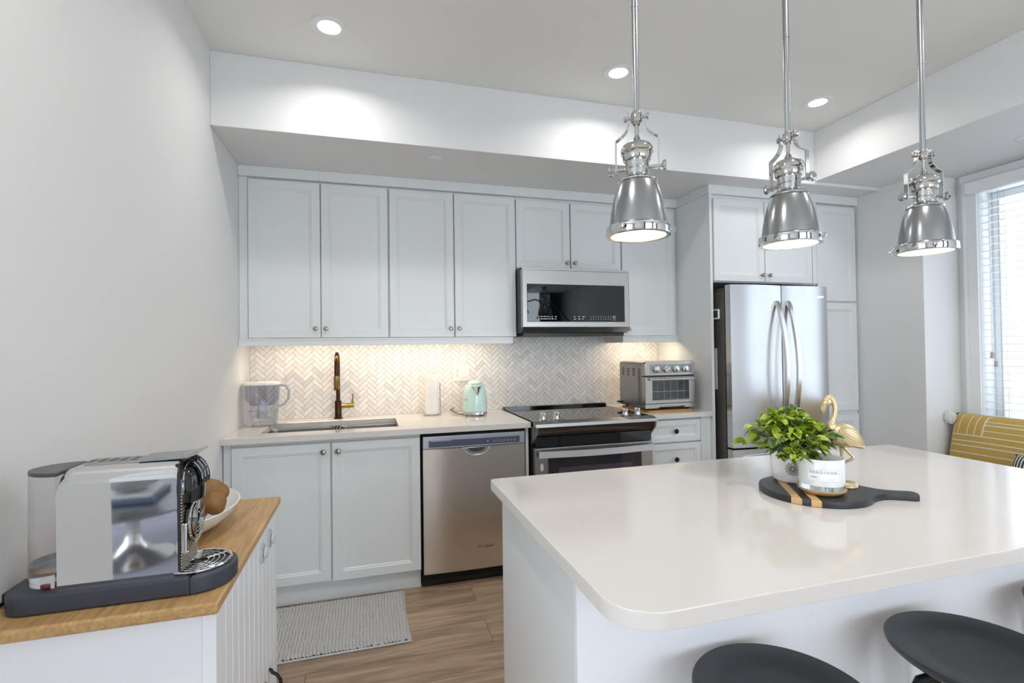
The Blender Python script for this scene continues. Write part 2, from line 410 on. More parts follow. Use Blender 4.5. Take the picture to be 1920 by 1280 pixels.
def text_bm(txt, size, spacing=1.0, shear=0.0):
    cu = bpy.data.curves.new('t', 'FONT'); cu.body = txt; cu.size = size; cu.align_x = 'CENTER'; cu.align_y = 'CENTER'
    cu.space_character = spacing; cu.shear = shear; cu.resolution_u = 3
    o = bpy.data.objects.new('t', cu); COL.objects.link(o)
    dg = bpy.context.evaluated_depsgraph_get(); me = bpy.data.meshes.new_from_object(o.evaluated_get(dg))
    t = bmesh.new(); t.from_mesh(me); bpy.data.objects.remove(o); bpy.data.curves.remove(cu); bpy.data.meshes.remove(me)
    return t
def front(x, y, z):  # local (right, up, toward viewer) -> face looking to -Y at (x, y, z)
    return Matrix(((1, 0, 0, x), (0, 0, -1, y), (0, 1, 0, z), (0, 0, 0, 1)))
def facing_x(x, y, z):  # local (right, up, out) -> face looking to +X
    return Matrix(((0, 0, 1, x), (1, 0, 0, y), (0, 1, 0, z), (0, 0, 0, 1)))
def front_b(x, y, z): return front(x, y, z)
def lz(cx, cy, cz): return Matrix.Translation((cx, cy, cz))
def axis_m(p, d):
    d = Vector(d).normalized(); return Matrix.Translation(p) @ d.to_track_quat('Z', 'Y').to_matrix().to_4x4()
def panel_rings(x0, x1, z0, z1, y, t=0.02, fr=0.046):
    def rr(i, dy): return [(x0+i, y+dy, z0+i), (x1-i, y+dy, z0+i), (x1-i, y+dy, z1-i), (x0+i, y+dy, z1-i)]
    return [rr(0, t), rr(0, 0.0025), rr(0.0025, 0), rr(fr, 0), rr(fr+0.003, 0.005), rr(fr+0.009, 0.005), rr(fr+0.013, 0.010)]
def shaker(parent, x0, x1, z0, z1, y, knob=None, name='door', fr=0.046, km=None, kr=0.0125):
    d = MB().frame_rings(panel_rings(x0, x1, z0, z1, y, fr=fr)).out(name, M_cab, parent, smooth=25)
    if knob:
        MB().lathe([(0.0055, 0), (0.005, 0.010), (0.007, 0.012), (kr, 0.017), (kr, 0.021), (kr*0.7, 0.026), (0, 0.028)], 20, axis_m((knob[0], y+0.0005, knob[1]), (0, -1, 0))).out('knob', km or M_knob, d)
    return d

# ================================================================ ROOM SHELL
D = 3.43; XL = -0.696; ZT = 2.731; YS = 2.628; ZS = 2.379; ZR = 2.3986; XB = 2.867; XW = 3.431; XWIN = 3.75; YREC = 2.351
struct(MB().box(-3.75, 4.0, -3.42, 3.56, -0.1, 0.0), 'floor', M_floor)
struct(MB().box(-3.75, 4.0, -3.42, 3.56, ZT, ZT+0.12), 'ceiling', M_ceil)
struct(MB().box(XL-0.12, XL, 0.66, 3.56, 0, ZT), 'wall_left', M_wall)
struct(MB().box(-3.75, XL-0.12, 0.66, 0.78, 0, ZT), 'wall_dining', M_wall)
mb = MB(); mb.box(-3.75, -3.63, -3.42, -2.4, 0, ZT); mb.box(-3.75, -3.63, 0.4, 0.66, 0, ZT); mb.box(-3.75, -3.63, -2.4, 0.4, 0, 0.12); mb.box(-3.75, -3.63, -2.4, 0.4, 2.42, ZT)
struct(mb, 'wall_side', M_wall)
struct(MB().box(XL, 4.0, D, 3.56, 0, ZT), 'wall_back', M_wall)
struct(MB().box(XW, 4.0, YREC, D, 0, ZT, 0.004), 'wall_right', M_wall)
WY0, WY1, WZ0, WZ1 = 0.30, 2.235, 0.80, 2.275
mb = MB()
mb.box(XWIN, 4.0, -3.3, WY0, 0, ZT); mb.box(XWIN, 4.0, WY1, YREC, 0, ZT)
mb.box(XWIN, 4.0, WY0, WY1, 0, WZ0); mb.box(XWIN, 4.0, WY0, WY1, WZ1, ZT)
struct(mb, 'wall_window', M_wall)
mb = MB(); ops = [(0.1, 3.4)]
xs = [-3.63, 0.1, 3.4, XWIN]
for i in range(3):
    if (xs[i], xs[i+1]) in ops:
        mb.box(xs[i], xs[i+1], -3.42, -3.3, 0, 0.15); mb.box(xs[i], xs[i+1], -3.42, -3.3, 2.45, ZT)
    else: mb.box(xs[i], xs[i+1], -3.42, -3.3, 0, ZT)
struct(mb, 'wall_rear', M_wall)
struct(MB().box(XL, XW, YS, D, ZS, ZT, 0.003), 'trim_1', M_wall)          # dropped soffit over the cabinets
struct(MB().box(XB, XWIN, -3.3, YS, ZR, ZT, 0.003), 'trim_2', M_wall)     # dropped beam along the window side
def casing(x, y0, y1, z0, z1, wd=0.075):
    m = MB()
    for a, b_, c, d in ((y1, y1+wd, z0-0.02, z1+wd), (y0-wd, y0, z0-0.02, z1+wd), (y0, y1, z1, z1+wd)):
        m.box(x-0.018, x, a, b_, c, d, 0.004)
        if a == y1: m.box(x-0.026, x-0.018, b_-0.02, b_, c, d, 0.003)
    m.box(x-0.05, x, y0-wd, y1+wd, z0-0.045, z0-0.02, 0.004)
    return m
mb = casing(XWIN, WY0, WY1, WZ0, WZ1)
mb.box(XWIN-0.02, XWIN, WY0-0.075, WY1+0.09, ZR-0.05, ZR-0.001, 0.004)
struct(mb, 'trim_3', M_trim)
def window(name, ax, p, a0, a1, z0, z1, mull):
    m = MB(); f = 0.045
    def bx(u0, u1, c0, c1, d0, d1, b=0.004):
        if ax == 'X': m.box(p+d0, p+d1, u0, u1, c0, c1, b)
        else: m.box(u0, u1, p+d0, p+d1, c0, c1, b)
    bx(a0, a0+f, z0, z1, 0, 0.06); bx(a1-f, a1, z0, z1, 0, 0.06); bx(a0+f, a1-f, z0, z0+f, 0, 0.06); bx(a0+f, a1-f, z1-f, z1, 0, 0.06)
    for u in mull: bx(u-0.03, u+0.03, z0+f, z1-f, 0.005, 0.055)
    o = m.out(name, M_trim); o['kind'] = 'structure'
    g = MB()
    if ax == 'X': g.box(p+0.025, p+0.031, a0+f, a1-f, z0+f, z1-f)
    else: g.box(a0+f, a1-f, p+0.025, p+0.031, z0+f, z1-f)
    g.out('window_glass', M_pane, o)
    return o
window('window_1', 'X', XWIN+0.12, WY0, WY1, WZ0, WZ1, [1.27])
window('added_window_3', 'X', -3.73, -2.4, 0.4, 0.12, 2.42, [-1.0])  # unseen side window, added to brighten the island end and floor
window('window_2', 'Y', -3.38, 0.1, 3.4, 0.15, 2.45, [1.2, 2.3])
struct(MB().box(XL, XL+0.014, 0.66, 2.76, 0, 0.10, 0.003), 'baseboard_left', M_trim)
struct(MB().box(XW-0.014, XW, YREC, 2.78, 0, 0.10, 0.003), 'baseboard_right', M_trim)

# backsplash: marble herringbone, one tiled sheet
def clip(poly, x0, x1, y0, y1):
    def cl(P, f):
        out = []
        for i in range(len(P)):
            a, b = P[i-1], P[i]; fa, fb = f(a), f(b)
            if (fa >= 0) != (fb >= 0):
                t = fa/(fa-fb); out.append((a[0]+(b[0]-a[0])*t, a[1]+(b[1]-a[1])*t))
            if fb >= 0: out.append(b)
        return out
    for f in (lambda p: p[0]-x0, lambda p: x1-p[0], lambda p: p[1]-y0, lambda p: y1-p[1]):
        if len(poly) < 3: return []
        poly = cl(poly, f)
    return poly
XP = 2.165
def herring():
    bm = bmesh.new(); lay = bm.loops.layers.color.new('tint')
    Wt, Lt, g = 0.0262, 0.0786, 0.0011
    c45 = math.sqrt(0.5)
    x0, x1, z0, z1 = XL+0.001, XP-0.001, 0.8895, 1.50
    def add(px, py, w, h, t):
        q = [(px+g, py+g), (px+w-g, py+g), (px+w-g, py+h-g), (px+g, py+h-g)]
        q = [((a-b)*c45, (a+b)*c45) for a, b in q]
        q = [(a+0.4, b+0.9) for a, b in q]
        q = clip(q, x0, x1, z0, z1)
        if len(q) < 3: return
        rnd = random.random(); v = 0.93+0.05*random.random()-(0.06 if rnd > 0.95 else 0)
        col = (v, v*0.985, v*0.965, 1)
        fr = [bm.verts.new((a, D-0.0065, b)) for a, b in q]; bk = [bm.verts.new((a, D-0.0035, b)) for a, b in q]
        fs = [bm.faces.new(fr)]
        for i in range(len(q)): fs.append(bm.faces.new((fr[i], fr[(i+1) % len(q)], bk[(i+1) % len(q)], bk[i])))
        for f in fs:
            for l in f.loops: l[lay] = col
    pass
    # classic 1x3 herringbone: each diagonal step shifts by one width, the pattern repeats every 2L along one axis
    for i in range(-8, 22):
        for j in range(-18, 19):
            ox = i*Wt + j*Lt; oy = i*Wt - j*Lt
            add(ox, oy, Lt, Wt, 0)
            add(ox, oy+Wt, Wt, Lt, 1)
    bmesh.ops.recalc_face_normals(bm, faces=bm.faces)
    me = bpy.data.meshes.new('backsplash'); bm.to_mesh(me); bm.free(); me.materials.append(M_tile)
    o = bpy.data.objects.new('backsplash', me); COL.objects.link(o); RM[o.name] = Matrix.Identity(4)
    tag(o, 'white marble herringbone tile backsplash on the wall behind sink and stove', 'backsplash')
    MB().box(x0, x1, D-0.0048, D-0.0008, z0, z1).out('grout', M_grout, o)
herring()

# ================================================================ UPPER CABINETS
YU = 3.151; YB = D-0.008
def upper(name, label, x0, x1, z0, z1, doors, y=YU, body_y=None, group=None):
    t = thing(name, label, 'cabinet', (x0, y, z0), 0, group)
    yb = y+0.022
    MB().box(x0, x1, yb, YB, z0+0.001, z1, 0.001).out('body', M_cab, t)
    for d in doors: shaker(t, *d[:4], y, d[4])
    return t
ZD0, ZD1 = 1.394, 2.306
G = 'white wall cabinets above the counter'
upper('wall_cabinet', 'white two door wall cabinet nearest the left wall, over the sink', -0.650, 0.128, 1.392, 2.318,
      [(-0.647, -0.262, ZD0, ZD1, (-0.289, 1.447)), (-0.256, 0.127, ZD0, ZD1, (-0.231, 1.447))], group=G)
upper('wall_cabinet', 'white two door wall cabinet over the kettle and paper towel, left of the microwave', 0.1285, 0.9435, 1.392, 2.318,
      [(0.137, 0.532, ZD0, ZD1, (0.509, 1.448)), (0.539, 0.942, ZD0, ZD1, (0.563, 1.448))], group=G)
upper('wall_cabinet', 'short white two door wall cabinet directly above the microwave', 0.944, 1.7145, 1.836, 2.318,
      [(0.949, 1.328, 1.844, ZD1-0.008, (1.306, 1.889)), (1.336, 1.710, 1.844, ZD1-0.008, (1.362, 1.890))], group=G)
upper('wall_cabinet', 'white single door wall cabinet between microwave and tall refrigerator panel', 1.715, 2.1445, 1.392, 2.318,
      [(1.720, 2.140, ZD0, ZD1-0.012, (1.760, 1.440))], group=G)
struct(MB().box(XL+0.001, -0.6505, YU+0.012, YB, 1.36, 2.318, 0.001).box(2.145, XP-0.001, YU+0.02, YB, 1.392, 2.318, 0.001), 'trim_4', M_cab)
mb = MB(); mb.box(XL+0.001, -0.262, YU-0.006, YU+0.03, 2.3185, ZS-0.0005, 0.0015); mb.box(-0.2615, XP-0.001, YU-0.006, YU+0.03, 2.3185, ZS-0.0005, 0.0015)
mb.box(XL+0.001, XP-0.001, YU+0.03, YB, 2.3185, 2.33)
struct(mb, 'trim_5', M_cab)
mb = MB()
for x0, x1 in ((XL+0.001, 0.915), (1.71, 2.146)):
    mb.box(x0, x1, YU-0.012, YU+0.010, 1.348, 1.3905, 0.002); mb.box(x0, x1, YU-0.016, YU-0.012, 1.381, 1.3905, 0.001)
mb.box(0.895, 0.915, YU+0.010, YB, 1.348, 1.3905, 0.002); mb.box(1.71, 1.728, YU+0.010, YB, 1.348, 1.3905, 0.002)
struct(mb, 'trim_6', M_cab)
def led_bar(x0, x1, label, watts):
    t = thing('under_cabinet_light', label, 'light', ((x0+x1)/2, YU+0.06, 1.378), 0, 'lights under the wall cabinets')
    MB().box(x0, x1, YU+0.03, YU+0.09, 1.378, 1.391, 0.002).out('housing', M_white, t)
    MB().box(x0+0.01, x1-0.01, YU+0.038, YU+0.082, 1.3755, 1.378).out('diffuser', M_bulb, t)
    area('cabinet_light', ((x0+x1)/2, YU+0.06, 1.374), (R(12), 0, 0), x1-x0-0.03, 0.035, watts, (1.0, 0.80, 0.58))
led_bar(-0.56, 0.80, 'slim warm light bar hidden under the wall cabinets over the sink', 3.4)
led_bar(1.78, 2.08, 'short warm light bar hidden under the wall cabinet over the toaster oven', 1.5)

# fridge surround and pantry
YF = 2.79
t = thing('refrigerator_cabinet', 'white tall panelled cabinet enclosing the refrigerator with two doors above it', 'cabinet', (XP, YF, 0))
MB().box(XP, XP+0.019, YF, YB, 0.0, 2.318, 0.0015).out('side_panel', M_cab, t)
MB().box(XP+0.019, 3.052, YF+0.024, YB, 1.738, 2.318, 0.001).out('body', M_cab, t)
shaker(t, 2.200, 2.604, 1.744, 2.292, YF+0.002, (2.578, 1.79))
shaker(t, 2.609, 3.010, 1.744, 2.292, YF+0.002, (2.636, 1.79))
MB().box(3.014, 3.052, YF+0.002, YF+0.024, 1.744, 2.318, 0.001).out('filler', M_cab, t)
t = thing('pantry_cabinet', 'tall narrow white pantry cabinet between refrigerator and right wall', 'cabinet', (3.053, YF, 0))
MB().box(3.053, 3.428, YF+0.03, YB, 0.0, 2.318, 0.001).out('body', M_cab, t)
shaker(t, 3.062, 3.415, 1.624, 2.302, YF+0.008)
shaker(t, 3.062, 3.415, 0.84, 1.612, YF+0.008)
shaker(t, 3.062, 3.415, 0.46, 0.812, YF+0.008, name='drawer')
shaker(t, 3.062, 3.415, 0.11, 0.452, YF+0.008, name='drawer')
mb = MB(); mb.box(XP-0.004, 3.43, YF-0.002, YF+0.03, 2.3185, ZS-0.0005, 0.0015)
mb.box(XP-0.004, XP+0.016, YF+0.03, YU-0.0065, 2.3185, ZS-0.0005, 0.0015)
struct(mb, 'trim_7', M_cab)

# ================================================================ BASE CABINETS, COUNTERS
YC = 2.7665; ZC = 0.889; YBD = 2.7965
t = thing('sink_base_cabinet', 'white two door base cabinet under the sink, against left wall', 'cabinet', (-0.19, YBD, 0))
mb = MB(); mb.box(-0.658, 0.277, YBD+0.022, 2.868, 0.10, 0.853, 0.001); mb.box(-0.658, 0.277, 2.868, YB, 0.10, 0.62)
mb.out('body', M_cab, t)
MB().box(-0.692, 0.277, 2.842, 2.862, 0.0, 0.0995, 0.001).out('toe_kick', M_cab, t)
MB().box(-0.692, -0.6585, YBD+0.012, 2.86, 0.0998, 0.853, 0.001).out('filler', M_cab, t)
shaker(t, -0.655, -0.190, 0.118, 0.836, YBD, (-0.224, 0.790), kr=0.0145)
shaker(t, -0.182, 0.275, 0.112, 0.836, YBD, (-0.150, 0.790), kr=0.0145)
struct(MB().box(0.884, 0.902, YBD+0.005, YB, 0.0, 0.853, 0.001), 'trim_8', M_cab)
def slab_hole(x0, x1, y0, y1, z0, z1, hx0, hx1, hy0, hy1):
    m = MB(); c = 0.0025
    def rc(a0, a1, b0, b1, z, i=0): return [(a0+i, b0+i, z), (a1-i, b0+i, z), (a1-i, b1-i, z), (a0+i, b1-i, z)]
    m.frame_rings([rc(hx0, hx1, hy0, hy1, z0), rc(x0, x1, y0, y1, z0), rc(x0, x1, y0, y1, z1-c), rc(x0, x1, y0, y1, z1, c),
                   rc(hx0, hx1, hy0, hy1, z1, -c), rc(hx0, hx1, hy0, hy1, z1-c), rc(hx0, hx1, hy0, hy1, z0)], False, False)
    bmesh.ops.remove_doubles(m.bm, verts=m.bm.verts, dist=1e-5)
    return m
HX0, HX1, HY0, HY1 = -0.545, 0.168, 2.885, 3.265
o = slab_hole(XL+0.001, 0.907, YC, D-0.007, 0.857, ZC, HX0, HX1, HY0, HY1).out('countertop', M_quartz)
tag(o, 'long white quartz countertop with the sink cut-out, left of the stove', 'countertop')
o = MB().box(1.700, XP-0.001, YC+0.022, D-0.007, 0.857, ZC, 0.0025).out('countertop', M_quartz)
tag(o, 'short white quartz countertop under the toaster oven', 'countertop')
# sink
t = thing('kitchen_sink', 'stainless steel double bowl undermount sink in the left countertop', 'sink', ((HX0+HX1)/2, 3.07, 0.856))
def basin(x0, x1, y0, y1, zt, dep):
    def rr(i, z): return [(x, y, z) for x, y in stadium(x0+i, x1-i, y0+i, y1-i, 0.035, 0.035, 6)]
    def ro(i, z): return [(x, y, z) for x, y in stadium(x0+i, x1-i, y0+i, y1-i, 0.035, 0.035, 6)]
    return MB().frame_rings([ro(-0.012, zt), rr(0, zt), rr(0.004, zt-0.01), rr(0.010, zt-dep+0.02), rr(0.03, zt-dep)], True, False)
b1 = basin(HX0-0.004, -0.192, HY0-0.004, HY1+0.004, 0.8565, 0.20).out('basin', M_steelh, t)
b2 = basin(-0.160, HX1+0.004, HY0-0.004, HY1+0.004, 0.8565, 0.20).out('basin', M_steelh, t)
for b_, x in ((b1, -0.37), (b2, 0.005)):
    MB().lathe([(0.0, 0.6578), (0.030, 0.6578), (0.042, 0.6600), (0.042, 0.6572)], 24, lz(x, 3.10, 0)).out('drain', M_chrome, b_)
MB().box(-0.1925, -0.1595, HY0-0.004, HY1+0.004, 0.835, 0.8565, 0.004).out('divider', M_steelh, t)
# faucet
fx, fy = -0.178, 3.352
t = thing('kitchen_faucet', 'dark bronze and brass gooseneck pull-down faucet behind the sink', 'faucet', (fx, fy, ZC))
MB().lathe([(0.027, ZC), (0.027, ZC+0.006), (0.0205, ZC+0.009), (0.0205, 0.997), (0.018, 1.002), (0.0, 1.002)], 24, lz(fx, fy, 0)).out('base', M_bronze, t)
ra = 0.078; zc = 1.218
pts = [(fx, fy, 1.0), (fx, fy, 1.10)] + [(fx, fy-ra+ra*math.cos(R(a)), zc+ra*math.sin(R(a))) for a in range(0, 181, 12)] + [(fx, fy-2*ra, 1.165)]
MB().tube(pts, 0.0125, 16).out('spout', M_bronze, t)
h = MB().lathe([(0.012, 1.165), (0.0165, 1.163), (0.0165, 1.086), (0.013, 1.080), (0.0, 1.080)], 20, lz(fx, fy-2*ra, 0)).out('spray_head', M_brass, t)
MB().box(fx+0.0155, fx+0.019, fy-2*ra-0.006, fy-2*ra+0.006, 1.105, 1.145, 0.0015).out('button', M_bronze, h)
lv = MB().lathe([(0.0155, 0), (0.0155, 0.055), (0.0135, 0.06), (0.012, 0.078), (0.0, 0.078)], 20, axis_m((fx+0.018, fy, 0.968), (1, 0, 0))).out('valve', M_brass, t)
MB().tube([(fx+0.086, fy, 0.965), (fx+0.087, fy, 1.0), (fx+0.090, fy, 1.042)], [0.0075, 0.0058, 0.0045], 12).out('lever', M_brass, lv)

# ---------------------------------------------------------------- dishwasher
t = thing('dishwasher', 'stainless steel dishwasher between sink cabinet and stove', 'dishwasher', (0.583, YBD, 0))
MB().box(0.284, 0.880, YBD+0.03, YB, 0.03, 0.848).out('body', M_darkgap, t)
dx0, dx1 = 0.290, 0.876
mb = MB(); n = 24
def cury(u): return YBD-0.004-0.010*(1-(2*u-1)**2)
hx0_, hx1_, hz0, hz1 = 0.515, 0.660, 0.722, 0.765
bm = bmesh.new()
zs_ = [0.082, 0.30, 0.55, 0.72, 0.7655]
gv = [[bm.verts.new((dx0+(dx1-dx0)*i/n, cury(i/n), z)) for i in range(n+1)] for z in zs_]
for a, c in zip(gv, gv[1:]):
    for i in range(n): bm.faces.new((a[i], a[i+1], c[i+1], c[i]))
ex = bmesh.ops.extrude_face_region(bm, geom=list(bm.faces))
for v in [e for e in ex['geom'] if isinstance(e, bmesh.types.BMVert)]: v.co.y = YBD+0.028
bmesh.ops.recalc_face_normals(bm, faces=bm.faces)
door = mb.merge(bm).out('door', M_steel, t)
MB().box(dx0, dx1, YBD-0.006, YBD+0.028, 0.767, 0.835, 0.003).out('control_panel', mat('panel_silver', 'B9BDC8', 0.3, 0.6), t)
cp = MB().box(0.322, 0.845, YBD-0.0075, YBD-0.0055, 0.775, 0.812, 0.0008).out('display_strip', mat('strip_slate', '565C6B', 0.25), t)
mb = MB()
for k in range(14): mb.box(0.335+k*0.008, 0.3405+k*0.008, YBD-0.0085, YBD-0.0074, 0.8075, 0.8105)
for k in range(7): mb.box(0.69+k*0.02, 0.70+k*0.02, YBD-0.0085, YBD-0.0074, 0.792, 0.794); mb.box(0.69+k*0.02, 0.694+k*0.02, YBD-0.0085, YBD-0.0074, 0.785, 0.7875)
mb.lathe([(0, 0), (0.004, 0), (0.0035, 0.002), (0, 0.002)], 12, axis_m((0.655, YBD-0.0074, 0.793), (0, -1, 0)))
mb.out('markings', M_glyph, cp)
# recessed pocket handle: a chrome scoop with lip
hh = MB()
prof = []
for i in range(25):
    a = PI+PI*i/24; prof.append((0.072*math.cos(a), 0.044*math.sin(a)))
hh.prism(prof, 0, 0.0045, 0.002, M=front(0.588, cury(0.5)+0.0005, 0.7655))
hl = hh.out('handle', M_chrome, door)
MB().tube([(0.588+0.072*math.cos(PI+PI*i/24), cury(0.5)-0.005, 0.764+0.044*math.sin(PI+PI*i/24)) for i in range(25)], 0.0042, 10).out('handle_rim', M_chrome, door)
MB().prism([(x*0.66, y*0.55-0.002) for x, y in prof], 0, 0.0008, M=front(0.588, cury(0.5)-0.0038, 0.7645)).out('handle_pocket', M_dkgrey, t)
MB().merge(text_bm('Whirlpool', 0.024, 1.0, 0.3), front(0.632, cury(0.55)-0.0008, 0.205)).out('logo', mat('logo_grey', '8A8378', 0.3, 0.9), door)
MB().box(0.286, 0.878, YBD+0.035, YBD+0.05, 0.0, 0.078, 0.002).out('kick_plate', M_gloss, t)

# ---------------------------------------------------------------- range
rx0, rx1 = 0.916, 1.692; RY = 2.735
t = thing('kitchen_range', 'stainless steel slide-in electric stove with black glass cooktop', 'stove', (1.30, RY, 0))
MB().box(rx0, rx1, RY+0.06, 3.40, 0.02, 0.872).out('body', M_darkgap, t)
MB().box(rx0+0.004, rx1-0.004, RY+0.005, 3.392, 0.8735, 0.8915, 0.003).out('cooktop', M_dglass, t)
MB().box(rx0, rx1, 3.372, D-0.008, 0.880, 0.908, 0.004).out('rear_vent', M_gloss, t)
mb = MB()
poly = [(RY+0.012, 0.893), (RY-0.038, 0.880), (RY-0.040, 0.862), (RY-0.020, 0.858), (RY+0.010, 0.800), (RY+0.06, 0.800), (RY+0.06, 0.872), (RY+0.012, 0.888)]
def xprism(m, poly, x0, x1, b=0.0, mi=0):
    return m.prism(poly, x0, x1, b, M=Matrix(((0, 0, 1, 0), (1, 0, 0, 0), (0, 1, 0, 0), (0, 0, 0, 1))), mi=mi)
xprism(mb, [(RY+0.012, 0.894), (RY-0.036, 0.882), (RY-0.039, 0.864), (RY+0.012, 0.858)], rx0-0.002, rx1+0.002, 0.002)
mb.out('front_rail', M_steelh, t)
mb = MB(); xprism(mb, [(RY-0.034, 0.863), (RY-0.022, 0.836), (RY+0.004, 0.808), (RY+0.05, 0.803), (RY+0.05, 0.858)], rx0+0.012, rx1-0.012)
mb.out('control_fascia', mat('fascia_dark_steel', '55504A', 0.22, 0.9, var=0.1), t)
for x0, x1 in ((rx0, rx0+0.012), (rx1-0.012, rx1)):
    mb = MB(); xprism(mb, [(RY-0.036, 0.863), (RY-0.026, 0.83), (RY+0.006, 0.795), (RY+0.06, 0.75), (RY+0.06, 0.858)], x0, x1)
    mb.out('end_cap', M_steelh, t)
MB().box(rx0+0.012, rx1-0.012, RY+0.012, RY+0.05, 0.742, 0.802).out('vent_slot', M_gloss, t)
# touch strip between the knobs
MB().box(rx0+0.20, rx1-0.20, RY+0.016, RY+0.10, 0.8905, 0.8935, 0.001).out('touch_panel', M_dglass, t)
def rknob(x):
    k = MB(); k.lathe([(0.024, 0), (0.024, 0.004), (0.019, 0.008), (0.0175, 0.026), (0.0, 0.027)], 24)
    k.box(-0.0055, 0.0055, -0.018, 0.018, 0.008, 0.048, 0.003)
    return k.out('knob', M_chrome, t, M=Matrix.Translation((x, RY+0.045, 0.8915)) @ Matrix.Rotation(R(25), 4, 'Z'))
for x in (rx0+0.07, rx0+0.155, rx1-0.17, rx1-0.085): rknob(x)
od = MB().box(rx0+0.006, rx1-0.006, RY+0.006, RY+0.055, 0.16, 0.738, 0.004).out('oven_door', M_steelh, t)
ow = MB().box(rx0+0.085, rx1-0.085, RY+0.003, RY+0.0065, 0.24, 0.705, 0.001).out('window', M_oven, od)
MB().box(rx0+0.15, rx1-0.15, RY+0.0018, RY+0.0032, 0.28, 0.62, 0.0005).out('inner_window', mat('oven_inner_glass', '4A4450', 0.08, var=0.15), od)
pts = [(rx0+0.02+ (rx1-rx0-0.04)*i/20, RY-0.022-0.028*math.sin(PI*i/20), 0.706) for i in range(21)]
hd = MB().tube(pts, 0.01, M=None, sq=(0.0095, 0.017)).out('handle', mat('handle_satin', 'D9DAE0', 0.35, 0.45), od)
for x in (rx0+0.03, rx1-0.05): MB().box(x, x+0.02, RY-0.022, RY+0.008, 0.695, 0.717, 0.002).out('handle_post', M_steelh, od)
MB().lathe([(0.0, 0), (0.012, 0), (0.011, 0.0025), (0, 0.0025)], 20, front(rx0+0.046, RY+0.0055, 0.628), sx=0.9, sy=1.9).out('badge', M_glyph, od)
MB().box(rx0+0.006, rx1-0.006, RY+0.01, RY+0.055, 0.04, 0.155, 0.004).out('drawer', M_steelh, t)

# ---------------------------------------------------------------- drawer base right of the range
t = thing('drawer_base_cabinet', 'white drawer base cabinet with black knobs right of the stove', 'cabinet', (1.93, YBD, 0))
MB().box(1.700, XP-0.001, YBD+0.036, YB, 0.0, 0.8565, 0.001).out('body', M_cab, t)
for z0, z1 in ((0.704, 0.845), (0.415, 0.694), (0.115, 0.405)):
    shaker(t, 1.705, 2.085, z0, z1, YBD+0.013, (1.892, (z0+z1)/2+(0.0 if z0 > .7 else 0.04)), 'drawer', fr=0.036, km=M_bknob, kr=0.016)
MB().box(2.089, XP-0.001, YBD+0.018, YBD+0.036, 0.0, 0.8565, 0.001).out('filler', M_cab, t)

# ---------------------------------------------------------------- microwave
mx0, mx1 = 0.946, 1.704; MY = 3.03
t = thing('microwave_oven', 'stainless over-the-range microwave with black glass door', 'microwave', (1.325, MY, 1.43))
MB().box(mx0, mx1, MY+0.03, YB, 1.415, 1.834, 0.002).out('body', mat('microwave_case', '33322F', 0.35, 0.5), t)
dr = MB().frame_rings([[(mx0, MY+0.03, 1.448), (mx1, MY+0.03, 1.448), (mx1, MY+0.03, 1.818), (mx0, MY+0.03, 1.818)],
    [(mx0, MY+0.004, 1.448), (mx1, MY+0.004, 1.448), (mx1, MY+0.004, 1.818), (mx0, MY+0.004, 1.818)],
    [(mx0+0.005, MY, 1.452), (mx1-0.005, MY, 1.452), (mx1-0.005, MY, 1.815), (mx0+0.005, MY, 1.815)],
    [(0.978, MY, 1.484), (mx1-0.034, MY, 1.484), (mx1-0.034, MY, 1.727), (0.978, MY, 1.727)],
    [(0.981, MY+0.003, 1.487), (mx1-0.037, MY+0.003, 1.487), (mx1-0.037, MY+0.003, 1.724), (0.981, MY+0.003, 1.724)]]).out('door', M_steelh, t)
gl = MB().box(0.981, mx1-0.037, MY+0.0012, MY+0.004, 1.487, 1.724).out('glass', M_dglass, dr)
mb = MB(); rr = random.Random(3)
for row, z in enumerate((1.516, 1.501)):
    for x in [1.052+0.018*k for k in range(4)]+[1.10+0.022*k for k in range(4)]+[1.30+0.03*k for k in range(3)]:
        ww = 0.007+rr.random()*0.008
        mb.box(x, x+ww, MY+0.0004, MY+0.0013, z, z+0.0045)
    for k in range(9):
        mb.merge(text_bm(str((k*1+1+row) % 10), 0.011), front(1.42+0.018*k, MY+0.0009, z+0.002))
mb.box(1.578, 1.600, MY+0.0004, MY+0.0013, 1.520, 1.5215); mb.box(1.578, 1.600, MY+0.0004, MY+0.0013, 1.507, 1.5085)
mb.lathe([(0.0065, 0), (0.0085, 0), (0.0085, 0.0006), (0.0065, 0.0006)], 18, front(1.589, MY+0.0011, 1.515), closed=True)
mb.out('keypad_markings', M_glyph, gl)
MB().lathe([(0, 0), (0.0075, 0), (0.0075, 0.0006), (0, 0.0006)], 18, front(1.589, MY+0.0011, 1.498)).out('stop_button', M_red, gl)
mb = MB(); xprism(mb, [(MY+0.004, 1.446), (MY+0.03, 1.418), (MY+0.05, 1.418), (MY+0.05, 1.446)], mx0+0.002, mx1-0.002)
mb.out('lower_lip', M_steelh, t)
MB().box(mx0+0.02, mx1-0.02, MY+0.045, YB-0.05, 1.392, 1.4149, 0.003).out('vent_base', M_black, t)
MB().box(mx0+0.004, mx1-0.004, MY+0.006, MY+0.03, 1.8185, 1.834, 0.002).out('top_trim', M_steelh, t)

